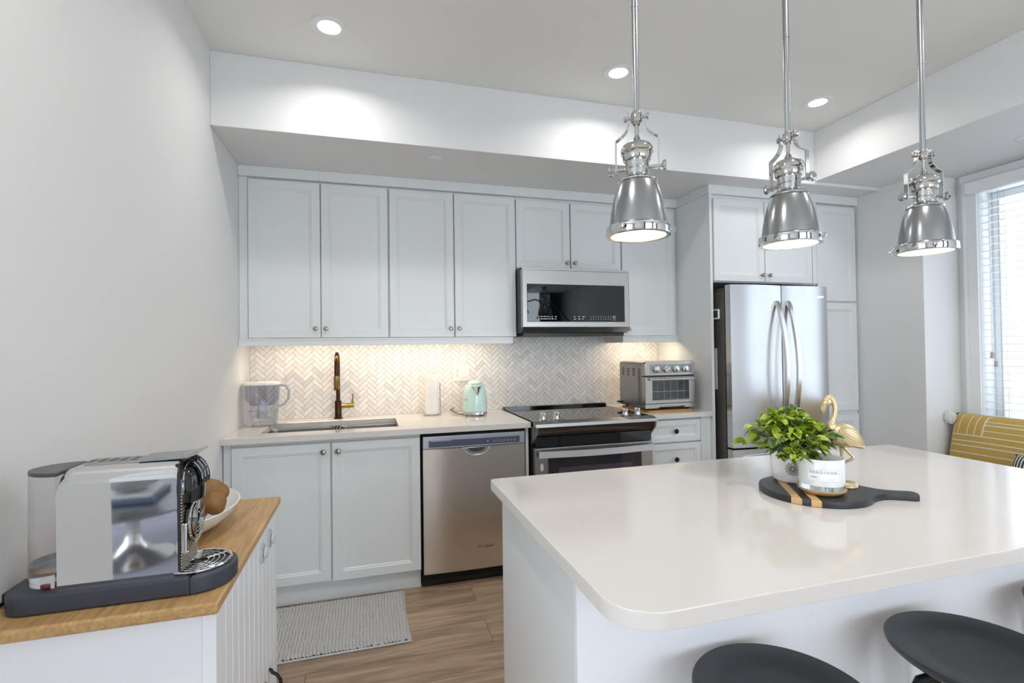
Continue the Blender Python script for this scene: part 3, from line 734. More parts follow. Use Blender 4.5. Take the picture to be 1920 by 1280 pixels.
# ---------------------------------------------------------------- fridge
fx0, fx1, FY = 2.214, 2.993, 2.655
t = thing('refrigerator', 'stainless steel french door refrigerator with two bowed handles', 'refrigerator', (2.6, FY, 0))
MB().box(fx0, fx1, FY+0.072, 3.40, 0.03, 1.668, 0.004).out('body', M_fside, t)
for x in (fx0+0.02, fx1-0.17): MB().box(x, x+0.15, FY+0.075, FY+0.19, 1.6685, 1.694, 0.006).out('hinge_cover', M_fside, t)
MB().box(fx0+0.004, fx1-0.004, FY+0.06, FY+0.0715, 0.06, 1.69).out('gasket', M_darkgap, t)
def bowed(x0, x1, z0, z1, bow, lean=0.0):
    n, k = 20, 10
    def yy(u, v): return FY+0.012-bow*(1-(2*u-1)**2)-0.0*v
    bm = bmesh.new()
    g = [[bm.verts.new((x0+(x1-x0)*i/n, yy(i/n, j/k), z0+(z1-z0)*j/k)) for i in range(n+1)] for j in range(k+1)]
    for j in range(k):
        for i in range(n): bm.faces.new((g[j][i], g[j][i+1], g[j+1][i+1], g[j+1][i]))
    ex = bmesh.ops.extrude_face_region(bm, geom=list(bm.faces))
    for v in [e for e in ex['geom'] if isinstance(e, bmesh.types.BMVert)]: v.co.y = FY+0.06
    bmesh.ops.recalc_face_normals(bm, faces=bm.faces)
    return MB().merge(bm)
xm = 2.612
dl = bowed(fx0, xm-0.003, 0.668, 1.705, 0.016).out('door', M_fridge, t)
d2 = bowed(xm+0.003, fx1, 0.668, 1.705, 0.016).out('door', M_fridge, t)
fz = bowed(fx0, fx1, 0.10, 0.655, 0.018).out('freezer_drawer', M_fridge, t)
for d_, x in ((dl, xm-0.045), (d2, xm+0.045)):
    pts = []
    for i in range(25):
        u = i/24; z = 1.60-u*0.88; pts.append((x, FY+0.0-0.075*math.sin(PI*u)**0.8 if 0 < i < 24 else FY+0.005, z))
    MB().tube(pts, 0.012, sq=(0.013, 0.009)).out('handle', M_steel, d_)
pts = [(fx0+0.08+(fx1-fx0-0.16)*i/16, FY-0.06*math.sin(PI*i/16)**0.7 if 0 < i < 16 else FY+0.004, 0.60) for i in range(17)]
MB().tube(pts, 0.012, sq=(0.013, 0.009)).out('handle', M_steel, fz)
MB().box(fx1-0.105, fx1-0.04, FY+0.0, FY+0.004, 1.628, 1.642, 0.001).out('badge', M_chrome, d2)
MB().box(fx0+0.02, fx1-0.02, FY+0.08, FY+0.10, 0.0, 0.095).out('base_grille', M_black, t)

# ================================================================ ISLAND
IX0, IX1, IY0, IY1, IZ = 0.383, 2.127, 0.715, 1.612, 0.889
def round_rect(x0, x1, y0, y1, rs, n=12):
    # corner radii: (x1,y0), (x1,y1), (x0,y1), (x0,y0)
    P = []
    for (cx, cy, a0, r) in ((x1, y0, -90, rs[0]), (x1, y1, 0, rs[1]), (x0, y1, 90, rs[2]), (x0, y0, 180, rs[3])):
        sx = -1 if cx == x1 else 1; sy = 1 if cy == y0 else -1
        ox, oy = cx+sx*r, cy+sy*r
        for i in range(n+1):
            a = R(a0+90*i/n); P.append((ox+r*math.cos(a), oy+r*math.sin(a)))
    return P
o = MB().prism(round_rect(IX0, IX1, IY0, IY1, (0.085, 0.018, 0.018, 0.085)), 0.857, IZ, 0.003).out('island_countertop', M_quartz)
tag(o, 'large white quartz island top with rounded front corners under the pendants', 'countertop')
t = thing('kitchen_island', 'white panelled kitchen island base with black stools along its front', 'island', (1.25, 1.3, 0))
bx0, bx1, by0, by1 = 0.420, 2.09, 1.000, 1.575
MB().box(bx0+0.018, bx1-0.018, by0+0.018, by1, 0.0, 0.8565).out('body', M_white, t)
MB().box(bx0, bx0+0.0175, by0+0.004, by1+0.02, 0.0, 0.8565, 0.0015).out('end_panel', M_cab, t)
MB().box(bx1-0.0175, bx1, by0+0.004, by1+0.02, 0.0, 0.8565, 0.0015).out('end_panel', M_cab, t)
MB().box(bx0, bx1, by0-0.012, by0+0.0035, 0.0, 0.8565, 0.0015).out('front_panel', M_white, t)
for k in range(3):
    xa = bx0+0.022+k*0.545
    for z0, z1 in ((0.66, 0.845), (0.115, 0.645)): 
        MB().box(xa, xa+0.535, by1+0.001, by1+0.024, z0, z1, 0.002).out('drawer' if z0 > 0.5 else 'door', M_cab, t)

# stools
def stool(x, y, label):
    t = thing('bar_stool', label, 'stool', (x, y, 0), 0, 'black stools along the island')
    s = MB(); zs = 0.640
    s.lathe([(0.0, zs-0.030), (0.10, zs-0.034), (0.158, zs-0.022), (0.169, zs-0.012), (0.171, zs-0.004), (0.168, zs), (0.150, zs-0.0015), (0.128, zs-0.006), (0.112, zs-0.012), (0.09, zs-0.016), (0.0, zs-0.017)], 64)
    s.out('seat', M_stool, t, local=True)
    m = MB(); m.lathe([(0.075, zs-0.052), (0.085, zs-0.046), (0.085, zs-0.036), (0.0, zs-0.0345)], 32)
    m.lathe([(0.0, 0.30), (0.019, 0.30), (0.019, zs-0.05), (0.0, zs-0.05)], 20)
    m.out('swivel_post', M_stoolm, t, local=True)
    for k in range(4):
        a = R(45+90*k); c, s_ = math.cos(a), math.sin(a)
        pts = [(0.07*c, 0.07*s_, zs-0.055), (0.12*c, 0.12*s_, zs-0.075), (0.145*c, 0.145*s_, zs-0.13), (0.155*c, 0.155*s_, 0.30), (0.165*c, 0.165*s_, 0.012)]
        g = MB().tube(pts, 0.0105, 12).out('leg', M_stoolm, t, local=True)
        MB().lathe([(0, 0), (0.014, 0), (0.013, 0.012), (0, 0.014)], 12, lz(0.165*c, 0.165*s_, 0)).out('foot', M_black, g, local=True)
    MB().tube([(0.158*math.cos(2*PI*i/40), 0.158*math.sin(2*PI*i/40), 0.23) for i in range(40)], 0.008, 10, True).out('foot_ring', M_stoolm, t, local=True)
    return t
st = stool(0.774, 0.800, 'black round dished bar stool nearest the island corner, leftmost of the stools')
dup_tree(st, (1.288, 0.785, 0), R(20), 'middle black round bar stool at the island front')
dup_tree(st, (1.800, 0.795, 0), R(40), 'black round bar stool at the island, furthest right and half out of frame')

# ================================================================ PENDANTS
def pendant(x, y, ang, label):
    z0 = 1.614
    t = thing('pendant_lamp', label, 'pendant lamp', (x, y, z0), R(ang), 'three pendants over the island')
    top = ZT-z0
    m = MB(); m.lathe([(0.0085, 0.318), (0.0085, top-0.02), (0.0, top-0.02)], 20)
    for k in (0.62, 0.92): m.lathe([(0.0095, k), (0.0095, k+0.006)], 20)
    m.out('rod', M_rod, t, local=True)
    MB().lathe([(0.0, top-0.028), (0.02, top-0.028), (0.06, top-0.012), (0.064, top-0.0005), (0.0, top-0.0005)], 32).out('canopy', M_chrome, t, local=True)
    m = MB(); m.lathe([(0.0, 0.302), (0.009, 0.302), (0.011, 0.306), (0.0145, 0.309), (0.0145, 0.333), (0.013, 0.336), (0.0, 0.336)], 28)
    m.tube([(-0.031, 0, 0.322), (0.031, 0, 0.322)], 0.0045, 12)
    for s in (-1, 1):
        m.lathe([(0, 0), (0.0085, 0), (0.0085, 0.005), (0.006, 0.007), (0, 0.007)], 14, axis_m((s*0.027, 0, 0.322), (s, 0, 0)))
    m.out('collar', M_chrome, t, local=True)
    m = MB(); m.lathe([(0.0055, 0.255), (0.0055, 0.305), (0.0, 0.305)], 20)
    m.lathe([(0.0, 0.250), (0.016, 0.250), (0.016, 0.2535), (0.0115, 0.258), (0.008, 0.268), (0.0055, 0.272)], 28)
    m.out('stem', M_chrome, t, local=True)
    MB().lathe([(0.0, 0.2505), (0.028, 0.2505), (0.036, 0.246), (0.041, 0.239), (0.0435, 0.231), (0.0435, 0.226), (0.0405, 0.222), (0.038, 0.220), (0.0385, 0.213), (0.037, 0.205), (0.0355, 0.203),
                (0.0345, 0.2025), (0.0310, 0.200), (0.0310, 0.1855), (0.0325, 0.184), (0.0325, 0.181), (0.0305, 0.179), (0.0305, 0.166), (0.033, 0.163), (0.0335, 0.160), (0.0, 0.160)], 40).out('socket_cap', M_chrome, t, local=True)
    prof = [(0.030, 0.1605), (0.034, 0.1600), (0.041, 0.1555), (0.049, 0.1495), (0.0500, 0.1465), (0.0495, 0.144), (0.0535, 0.135), (0.0605, 0.114), (0.0665, 0.090), (0.0715, 0.064), (0.0745, 0.042), (0.0760, 0.028)]
    inn = [(r-0.0022, z) for r, z in reversed(prof)]
    sh = MB().lathe(prof+inn, 56, closed=True).out('shade', M_shade, t, local=True)
    MB().lathe([(0.0505, 0.1500), (0.0525, 0.1482), (0.0525, 0.1455), (0.0500, 0.1435)], 56).out('shade_ring', M_chrome, sh, local=True)
    rb = MB()
    rb.lathe([(0.0755, 0.0285), (0.0815, 0.026), (0.0850, 0.0235), (0.0862, 0.004), (0.0845, 0.0), (0.0735, 0.0), (0.0735, 0.004), (0.0775, 0.006), (0.0775, 0.026)], 56, closed=True)
    rm = rb.out('rim_band', M_chrome, t, local=True)
    for k in range(3):
        a = R(10+120*k); c, s = math.cos(a), math.sin(a)
        sm = MB(); sm.lathe([(0, 0), (0.0032, 0), (0.0032, 0.006), (0.0075, 0.0065), (0.0078, 0.0105), (0.005, 0.012), (0, 0.012)], 14, axis_m((0.0848*c, 0.0848*s, 0.014), (c, s, 0)))
        sm.out('screw', M_chrome, rm, local=True)
    MB().lathe([(0.0, 0.0035), (0.0732, 0.0035), (0.0732, 0.0062), (0.0, 0.0062)], 48).out('diffuser', M_bulb, t, local=True)
    for s in (-1, 1):
        pts = [(s*0.022, 0, 0.337), (s*0.022, 0, 0.312)]
        for i in range(1, 10):
            u = i/9; pts.append((s*(0.022+0.033*u**2.1), 0, 0.312-0.048*u**0.8))
        pts += [(s*0.0562, 0, 0.260), (s*0.0562, 0, 0.176)]
        ya = MB().tube(pts, 0.01, sq=(0.0085, 0.0013))
        ya.out('yoke_arm', M_chrome, t, local=True)
        kb = MB(); kb.lathe([(0.0, 0.0), (0.0045, 0.0), (0.0045, 0.040), (0.0, 0.040)], 14, axis_m((s*0.0305, 0, 0.184), (s, 0, 0)))
        kb.lathe([(0.0, 0.0), (0.0115, 0.0), (0.0140, 0.002), (0.0140, 0.008), (0.0115, 0.010), (0.0, 0.0085)], 24, axis_m((s*0.066, 0, 0.184), (s, 0, 0)))
        kb.out('thumb_screw', M_chrome, t, local=True)
    return t
pendant(0.705, 1.2, -36, 'leftmost polished metal pendant lamp over the island')
pendant(1.212, 1.2, -78, 'polished metal pendant lamp hanging in front of the refrigerator cabinet, middle of three')
pendant(1.762, 1.2, -18, 'rightmost polished metal pendant lamp, nearest the window')

# ================================================================ DOWNLIGHTS, SPRINKLER COVERS
def downlight(x, y, label, watts=2.8):
    t = thing('recessed_downlight', label, 'ceiling light', (x, y, ZT), 0, 'recessed ceiling lights')
    MB().lathe([(0.048, -0.004), (0.074, -0.006), (0.078, -0.003), (0.078, -0.0003), (0.048, -0.0003)], 40, closed=True).out('trim_ring', M_trim, t, local=True)
    MB().lathe([(0.0, -0.0035), (0.0478, -0.0045), (0.0478, -0.0005), (0.0, -0.0005)], 40).out('diffuser', M_led, t, local=True)
    area('downlight', (x, y, ZT-0.010), (0, 0, 0), 0.09, 0.09, watts, (1.0, 0.97, 0.95), shape='DISK', spread=150)
downlight(-0.147, 2.304, 'round recessed ceiling light nearest the left wall')
downlight(1.256, 2.309, 'round recessed ceiling light beside the left pendant rod')
downlight(2.541, 2.296, 'round recessed ceiling light near the beam corner, right of the middle pendant', 2.0)
downlight(-0.147, 0.75, 'added fill light in the ceiling out of view, on the left wall side', 4.5)  # this row is added out of view to brighten floor and counters
downlight(1.256, 0.75, 'added fill light in the ceiling out of view, above the island stools', 4.5)
downlight(2.541, 0.75, 'added fill light in the ceiling out of view, on the window side', 4.0)
def cover(x, y, z, r, label):
    o = MB().lathe([(0.0, -0.004), (r*0.9, -0.004), (r, -0.0015), (r, -0.0003), (0.0, -0.0003)], 32, lz(x, y, z)).out('sprinkler_cover', M_trim)
    tag(o, label, 'sprinkler cover')
cover(0.371, 2.787, ZS, 0.042, 'small round white sprinkler cover under the soffit, above the wall cabinets')
cover(3.37, 1.78, ZR, 0.05, 'round white cover under the dropped beam at the right frame edge')

# ================================================================ COUNTER ITEMS
# water filter pitcher
px, py = -0.585, 3.205
t = thing('water_filter_pitcher', 'clear plastic water filter pitcher with white lid in the left counter corner', 'pitcher', (px, py, ZC))
def ell(a, b, n=36, p=2.6):
    return [(a*abs(math.cos(2*PI*i/n))**(2/p)*(1 if math.cos(2*PI*i/n) >= 0 else -1), b*abs(math.sin(2*PI*i/n))**(2/p)*(1 if math.sin(2*PI*i/n) >= 0 else -1)) for i in range(n)]
def ering(a, b, z, dx=0.0): return [(x+dx, y, z) for x, y in ell(a, b)]
MB().frame_rings([ering(0.074, 0.052, 0.001), ering(0.079, 0.055, 0.010), ering(0.085, 0.058, 0.10), ering(0.092, 0.062, 0.20), ering(0.096, 0.064, 0.235, -0.002),
                  ], False, True).out('jug', M_pitcher, t, local=True)
MB().frame_rings([ering(0.070, 0.049, 0.006), ering(0.080, 0.053, 0.085), ], True, True).out('water', M_water, t, local=True)
MB().frame_rings([ering(0.062, 0.046, 0.118), ering(0.086, 0.058, 0.150), ering(0.091, 0.061, 0.232)], False, True).out('hopper', pane_mat('hopper_plastic', (0.80, 0.82, 0.88), 1.0, 0.15), t, local=True)
MB().lathe([(0.0, 0.045), (0.026, 0.045), (0.028, 0.118), (0.020, 0.122), (0.018, 0.145), (0.0, 0.145)], 24).out('filter', M_plate, t, local=True)
MB().frame_rings([ering(0.098, 0.066, 0.236, -0.002), ering(0.099, 0.067, 0.240, -0.002), ering(0.097, 0.065, 0.249, -0.002), ering(0.08, 0.05, 0.252, -0.002)]).out('lid', M_plate, t, local=True)
MB().tube([(0.090, 0, 0.232), (0.125, 0, 0.226), (0.142, 0, 0.195), (0.138, 0, 0.150), (0.115, 0, 0.118), (0.088, 0, 0.108)], 0.01, sq=(0.012, 0.006)).out('handle', mat('clear_handle', 'D5D8E0', 0.1, trans=0.6), t, local=True)

# paper towel on wire holder
t = thing('paper_towel_holder', 'chrome wire paper towel holder with upright side rod', 'paper towel holder', (0.402, 3.29, ZC))
m = MB(); m.tube([(0.056*math.cos(2*PI*i/36), 0.056*math.sin(2*PI*i/36), 0.0035) for i in range(36)], 0.003, 8, True)
m.tube([(-0.055, 0, 0.0035), (0.055, 0, 0.0035)], 0.0028, 8); m.out('base', M_chrome, t, local=True)
MB().tube([(0, 0, 0.003), (0, 0, 0.27)], 0.004, 10).out('centre_rod', M_chrome, t, local=True)
MB().tube([(0.0535, -0.005, 0.004), (0.0535, -0.005, 0.21)], 0.003, 10).out('side_rod', M_chrome, t, local=True)
m = MB(); m.lathe([(0.016, 0.008), (0.043, 0.008), (0.0435, 0.012), (0.0435, 0.262), (0.043, 0.266), (0.016, 0.266)], 40, lz(0.402, 3.29, ZC), closed=True)
tag(m.out('paper_towel_roll', M_paper), 'slim white roll of paper towel standing on the counter holder', 'paper towel')

# outlet
t = thing('wall_outlet', 'white wall plate with an outlet and a switch on the tiles', 'outlet', (0.619, D-0.007, 1.155))
MB().box(0.562, 0.676, D-0.0105, D-0.0068, 1.096, 1.214, 0.0018).out('plate', M_plate, t)
rc = MB().box(0.578, 0.611, D-0.0130, D-0.0104, 1.121, 1.189, 0.001).out('receptacle', M_plate, t)
m = MB()
for z in (1.172, 1.138):
    for x in (0.589, 0.600): m.box(x-0.001, x+0.001, D-0.0134, D-0.0128, z, z+0.007)
    m.lathe([(0, 0), (0.0028, 0), (0.0028, 0.0006), (0, 0.0006)], 10, front(0.5945, D-0.0128, z-0.006))
m.out('slots', M_black, rc)
sw = MB(); sw.box(0.627, 0.660, D-0.0130, D-0.0104, 1.121, 1.189, 0.001)
sw = sw.out('switch', M_plate, t)
MB().box(0.630, 0.657, D-0.0155, D-0.0128, 1.1225, 1.187, 0.001).out('rocker', M_plate, sw)

# kettle
kx, ky = 0.667, 3.19
t = thing('electric_kettle', 'mint green retro electric kettle with chrome base on the counter', 'kettle', (kx, ky, ZC))
m = MB(); m.lathe([(0.0, 0.007), (0.074, 0.007), (0.078, 0.011), (0.0785, 0.020), (0.076, 0.026), (0.0, 0.026)], 48)
for k in range(4):
    a = R(45+90*k); m.lathe([(0, 0), (0.010, 0), (0.012, 0.010), (0, 0.010)], 14, lz(0.062*math.cos(a), 0.062*math.sin(a), 0))
m.out('base', M_chrome, t, local=True)
bprof = [(0.0, 0.0265), (0.0765, 0.0265), (0.0790, 0.032), (0.0795, 0.045), (0.0785, 0.085), (0.0745, 0.130), (0.0685, 0.165), (0.0600, 0.190), (0.0520, 0.2005), (0.0, 0.2005)]
bd = MB().lathe(bprof, 56).out('body', M_mint, t, local=True)
m = MB(); m.lathe([(0.0, 0.201), (0.0505, 0.201), (0.0500, 0.206), (0.0440, 0.214), (0.032, 0.222), (0.012, 0.226), (0.0, 0.2265)], 48)
ld = m.out('lid', M_mint, t, local=True)
MB().lathe([(0.0505, 0.2002), (0.0515, 0.2012), (0.0505, 0.2025)], 48).out('lid_ring', M_chrome, ld, local=True)
# V spout
bm = bmesh.new()
def kr(z):
    for (r0, za), (r1, zb) in zip(bprof[1:], bprof[2:]):
        if za <= z <= zb: return r0+(r1-r0)*(z-za)/(zb-za)
    return 0.05
top = []; 
for i in range(13):
    u = -1+2*i/12; x = 0.033*u; zt = 0.192-0.006*(1-abs(u)); r = kr(zt)
    top.append((x, -math.sqrt(max(1e-6, r*r-x*x))-0.030*(1-u*u)**1.0+0.002, zt))
low = []
for i in range(13):
    u = -1+2*i/12; x = 0.033*u*0.12; zt = 0.135; r = kr(zt)
    low.append((x, -r-0.0008, zt-0.002*(1-abs(u))))
rows = []
for j in range(9):
    v = j/8; row = []
    for i in range(13):
        a, b_ = top[i], low[i]; p = [a[k]*(1-v)+b_[k]*v for k in range(3)]
        r = kr(p[2])+0.0012; y0 = -math.sqrt(max(1e-6, r*r-p[0]**2)); p[1] = min(p[1], y0)
        row.append(bm.verts.new(p))
    rows.append(row)
for a, c in zip(rows, rows[1:]):
    for i in range(12): bm.faces.new((a[i], a[i+1], c[i+1], c[i]))
bm.faces.new([v for v in reversed(rows[0])])
bmesh.ops.recalc_face_normals(bm, faces=bm.faces)
MB().merge(bm).out('spout', M_chrome, t, local=True)
m = MB(); m.tube([(0, 0.066, 0.175), (0, 0.105, 0.178), (0, 0.122, 0.150), (0, 0.116, 0.085), (0, 0.095, 0.060), (0, 0.074, 0.070)], 0.01, sq=(0.010, 0.008))
m.out('handle', M_chrome, t, local=True)
def wrap_text(txt, size, radius_fn, ang0, z, off=0.0006, spacing=1.2):
    tb = text_bm(txt, size, spacing)
    ex = bmesh.ops.extrude_face_region(tb, geom=list(tb.faces))
    for v in [e for e in ex['geom'] if isinstance(e, bmesh.types.BMVert)]: v.co.z += 0.0006
    for v in tb.verts:
        zz = z+v.co.y; r = radius_fn(zz)+off+v.co.z; a = ang0+v.co.x/radius_fn(zz)
        v.co = Vector((r*math.cos(a), r*math.sin(a), zz))
    return tb
m = MB()
m.merge(wrap_text('SMEG', 0.020, kr, R(-90-72), 0.104, spacing=1.5)); m.merge(wrap_text('SMEG', 0.020, kr, R(-90+86), 0.104, spacing=1.5))
m.out('lettering', M_chrome, bd, local=True)
MB().tube([(-0.070, 0.03, 0.006), (-0.10, 0.05, 0.006), (-0.115, 0.10, 0.012), (-0.105, 0.155, 0.012), (-0.13, 0.185, 0.02), (-0.10, 0.205, 0.03)], 0.0045, 8).out('cord', mat('grey_cord', '8D8077', 0.6), t, local=True)

# toaster oven on a wooden board
o = MB().prism(round_rect(1.742, 2.075, 2.872, 3.235, (0.02,)*4, 6), ZC, ZC+0.013, 0.002).out('wooden_board', M_amber)
tag(o, 'amber wooden board lying on the counter under the toaster oven', 'board')
tx0, tx1, ty0, ty1, tz0, tz1 = 1.722, 2.092, 2.875, 3.215, 0.917, 1.218
t = thing('toaster_oven', 'stainless steel toaster oven with four dials and glass door', 'toaster oven', ((tx0+tx1)/2, ty0, ZC+0.013))
M_toast = mat('toaster_steel', 'A9A6A1', 0.27, 1.0, var=0.04, nscale=30, stretch=(1, 1, 40))
M_toastf = mat('toaster_front_steel', 'BDBBB6', 0.2, 1.0, var=0.04, nscale=30, stretch=(1, 1, 40))
sec = [(tx0, tz0), (tx1, tz0), (tx1, tz1-0.02), (tx1-0.006, tz1-0.006), (tx1-0.02, tz1), (tx0+0.02, tz1), (tx0+0.006, tz1-0.006), (tx0, tz1-0.02)]
my = Matrix(((1, 0, 0, 0), (0, 0, 1, 0), (0, 1, 0, 0), (0, 0, 0, 1)))
MB().prism(sec, ty0+0.03, ty1, 0.002, M=my).out('casing', M_toast, t)
m = MB()
for r_ in range(4):
    for c_ in range(4):
        m.box(tx0-0.0012, tx0+0.001, ty1-0.035-c_*0.072-0.030, ty1-0.035-c_*0.072, tz1-0.052-r_*0.014, tz1-0.047-r_*0.014)
for r_ in range(4, 18):
    m.box(tx0-0.0012, tx0+0.001, ty1-0.035-3*0.072-0.030, ty1-0.035-3*0.072, tz1-0.052-r_*0.0135, tz1-0.047-r_*0.0135)
m.out('vent_slots', M_darkgap, t)
m = MB(); m.prism([(tx0-0.003, 1.128), (tx1+0.003, 1.128), (tx1+0.003, tz1-0.02), (tx1-0.004, tz1-0.003), (tx1-0.02, tz1+0.003), (tx0+0.02, tz1+0.003), (tx0+0.004, tz1-0.003), (tx0-0.003, tz1-0.02)], ty0-0.002, ty0+0.04, 0.003, M=my)
fr_ = m.out('control_panel', M_toastf, t)
MB().box(tx0+0.035, tx1-0.02, ty0-0.0045, ty0-0.0018, 1.142, 1.200, 0.001).out('panel_inset', mat('panel_inset_steel', '9C9A97', 0.3, 0.9), fr_)
for k, x in enumerate((1.800, 1.872, 1.943, 2.012)):
    m = MB(); m.lathe([(0.024, 0), (0.024, 0.005), (0.021, 0.008), (0.020, 0.016), (0.0, 0.017)], 28)
    m.box(-0.005, 0.005, -0.020, 0.020, 0.014, 0.026, 0.002)
    m.out('dial', M_chrome, fr_, M=front(x, ty0-0.0046, 1.171) @ Matrix.Rotation(R((0, -60, 8, 5)[k]), 4, 'Z'))
MB().box(tx0-0.001, tx1+0.001, ty0+0.006, ty0+0.04, 1.119, 1.128).out('seam', M_black, t)
wx0, wx1, wz0, wz1 = 1.772, 2.048, 0.968, 1.094
dn = MB().frame_rings([[(a, ty0+0.03, b) for a, b in ((tx0-0.002, 0.945), (tx1+0.002, 0.945), (tx1+0.002, 1.119), (tx0-0.002, 1.119))],
     [(a, ty0+0.001, b) for a, b in ((tx0-0.002, 0.945), (tx1+0.002, 0.945), (tx1+0.002, 1.119), (tx0-0.002, 1.119))],
     [(a, ty0-0.002, b) for a, b in ((tx0+0.001, 0.948), (tx1-0.001, 0.948), (tx1-0.001, 1.116), (tx0+0.001, 1.116))],
     [(a, ty0-0.002, b) for a, b in ((wx0, wz0), (wx1, wz0), (wx1, wz1), (wx0, wz1))],
     [(a, ty0+0.012, b) for a, b in ((wx0+0.002, wz0+0.002), (wx1-0.002, wz0+0.002), (wx1-0.002, wz1-0.002), (wx0+0.002, wz1-0.002))],
     [(a, ty0+0.0285, b) for a, b in ((wx0+0.003, wz0+0.003), (wx1-0.003, wz0+0.003), (wx1-0.003, wz1-0.003), (wx0+0.003, wz1-0.003))]], True, False).out('door', M_toastf, t)
MB().box(wx0+0.001, wx1-0.001, ty0+0.001, ty0+0.003, wz0+0.001, wz1-0.001).out('window', M_tank, dn)
m = MB()
m.box(wx0+0.004, wx1-0.004, ty0+0.0265, ty0+0.0284, wz0+0.004, wz1-0.004)
m.out('oven_interior', mat('oven_interior', '23281F', 0.4, var=0.3, nscale=20), dn)
m = MB(); m.box(wx0+0.004, wx1-0.004, ty0+0.020, ty0+0.022, 1.020, 1.0225)
for k in range(5): m.box(wx0+0.05+k*0.05, wx0+0.0515+k*0.05, ty0+0.020, ty0+0.022, wz0+0.006, wz1-0.006)
m.out('rack', M_chrome, dn)
h = MB(); h.box(tx0+0.025, tx1-0.006, ty0-0.026, ty0-0.012, 1.096, 1.112, 0.005)
h.box(tx0+0.03, tx0+0.045, ty0-0.014, ty0-0.001, 1.098, 1.110).box(tx1-0.03, tx1-0.015, ty0-0.014, ty0-0.001, 1.098, 1.110)
h.out('handle', M_toastf, dn)
MB().prism([(tx0-0.002, 0.943), (tx0-0.002, tz0-0.002), (tx0+0.095, tz0-0.002), (tx0+0.105, 0.926), (tx1-0.085, 0.926), (tx1-0.075, tz0-0.002), (tx1+0.002, tz0-0.002), (tx1+0.002, 0.943)], ty0-0.001, ty0+0.03, 0.001, M=my).out('skirt', M_toastf, t)
for x in (tx0+0.035, tx1-0.035):
    for y in (ty0+0.03, ty1-0.04): MB().lathe([(0, 0), (0.013, 0), (0.015, 0.016), (0, 0.016)], 16, lz(x, y, ZC+0.013)).out('foot', M_black, t)
MB().box(tx0-0.02, tx0+0.002, ty1-0.02, ty1+0.01, 0.925, 0.938, 0.003).out('cord_bracket', M_black, t)

# fridge magnets
t = thing('kitchen_timer', 'small white digital kitchen timer stuck on the refrigerator side', 'timer', (fx0, 2.79, 1.52))
m = MB().box(fx0-0.014, fx0-0.0005, 2.762, 2.826, 1.490, 1.557, 0.006).out('case', M_plate, t)
MB().box(fx0-0.0152, fx0-0.0135, 2.770, 2.818, 1.500, 1.548, 0.001).out('screen', M_dkgrey, t)
o = MB().box(fx0-0.0025, fx0-0.0006, 2.80, 2.97, 1.03, 1.30).out('paper_sheet', M_paper); tag(o, 'white sheet of paper stuck on the dark refrigerator side', 'paper')

# ================================================================ ISLAND DECOR
bcx, bcy, bz = 1.230, 1.152, IZ
hd = Vector((0.846, -0.533)); 
def board_outline():
    P = []; r = 0.142
    a_h = 0
    for i in range(61):
        a = R(24+312*i/60); P.append((r*math.cos(a), r*math.sin(a)))
    # handle, going from the lower side out to the tip and back along the upper side
    P += [(0.147, -0.040), (0.165, -0.026), (0.185, -0.020), (0.215, -0.019), (0.240, -0.021), (0.250, -0.017), (0.254, 0.0), (0.250, 0.017), (0.240, 0.021), (0.215, 0.019), (0.185, 0.020), (0.165, 0.026), (0.147, 0.040)]
    return P
brz = math.atan2(hd.y, hd.x)
t = thing('serving_board', 'round charcoal serving board with handle and two light wood stripes on the island', 'serving board', (bcx, bcy, bz), brz)
MB().prism(board_outline(), 0.0, 0.018, 0.0025).out('board', M_charcoal, t, local=True)
for xc in (-0.073, -0.030):
    x0, x1 = xc-0.0115, xc+0.0115; r = 0.1424
    P = [(x0, -math.sqrt(r*r-x0*x0)), (xc, -math.sqrt(r*r-xc*xc)), (x1, -math.sqrt(r*r-x1*x1)), (x1, math.sqrt(r*r-x1*x1)), (xc, math.sqrt(r*r-xc*xc)), (x0, math.sqrt(r*r-x0*x0))]
    MB().prism(P, 0.0004, 0.0183, 0.002).out('wood_stripe', M_maple, t, local=True)
BT = bz+0.0185
# plant pot
qx, qy = 1.236, 1.232
t = thing('potted_plant', 'leafy variegated green plant in a white pot with a brown flower motif', 'plant', (qx, qy, BT))
MB().lathe([(0.0, 0.0), (0.046, 0.0), (0.053, 0.005), (0.0575, 0.020), (0.0600, 0.045), (0.0605, 0.090), (0.0590, 0.092), (0.0570, 0.090), (0.0565, 0.070), (0.0, 0.070)], 56).out('pot', M_ceramic, t, local=True)
MB().lathe([(0.0, 0.0705), (0.056, 0.0705), (0.055, 0.076), (0.0, 0.079)], 32).out('soil', M_soil, t, local=True)
m = MB(); a0 = R(-136+1); rp = 0.0609
def onpot(u, v): 
    a = a0+u/rp; rr_ = rp - (0.0022*max(0, (0.045-v)/0.045)*1.6); return (rr_*math.cos(a), rr_*math.sin(a), v)
cz = 0.045
for k in range(12):
    a = 2*PI*k/12; L0, L1 = 0.0045, 0.0195; wd = 0.0036; loop = []
    for i in range(14):
        b_ = 2*PI*i/14; x = (L0+L1)/2+(L1-L0)/2*math.cos(b_); y = wd*math.sin(b_)*(0.55+0.45*math.cos(b_))
        loop.append(onpot(x*math.cos(a)-y*math.sin(a), cz+x*math.sin(a)+y*math.cos(a)))
    m.tube(loop, 0.0008, 6, True)
m.tube([onpot(0.004*math.cos(2*PI*i/16), cz+0.004*math.sin(2*PI*i/16)) for i in range(16)], 0.0012, 6, True)
m.tube([onpot(0.002, cz+0.019), onpot(0.001, cz+0.026), onpot(-0.006, cz+0.030), onpot(-0.012, cz+0.033)], 0.0009, 6)
m.tube([onpot(0.001, cz+0.026), onpot(0.010, cz+0.027)], 0.0009, 6)
m.ball(onpot(-0.0135, cz+0.0335), 0.0022, 8)
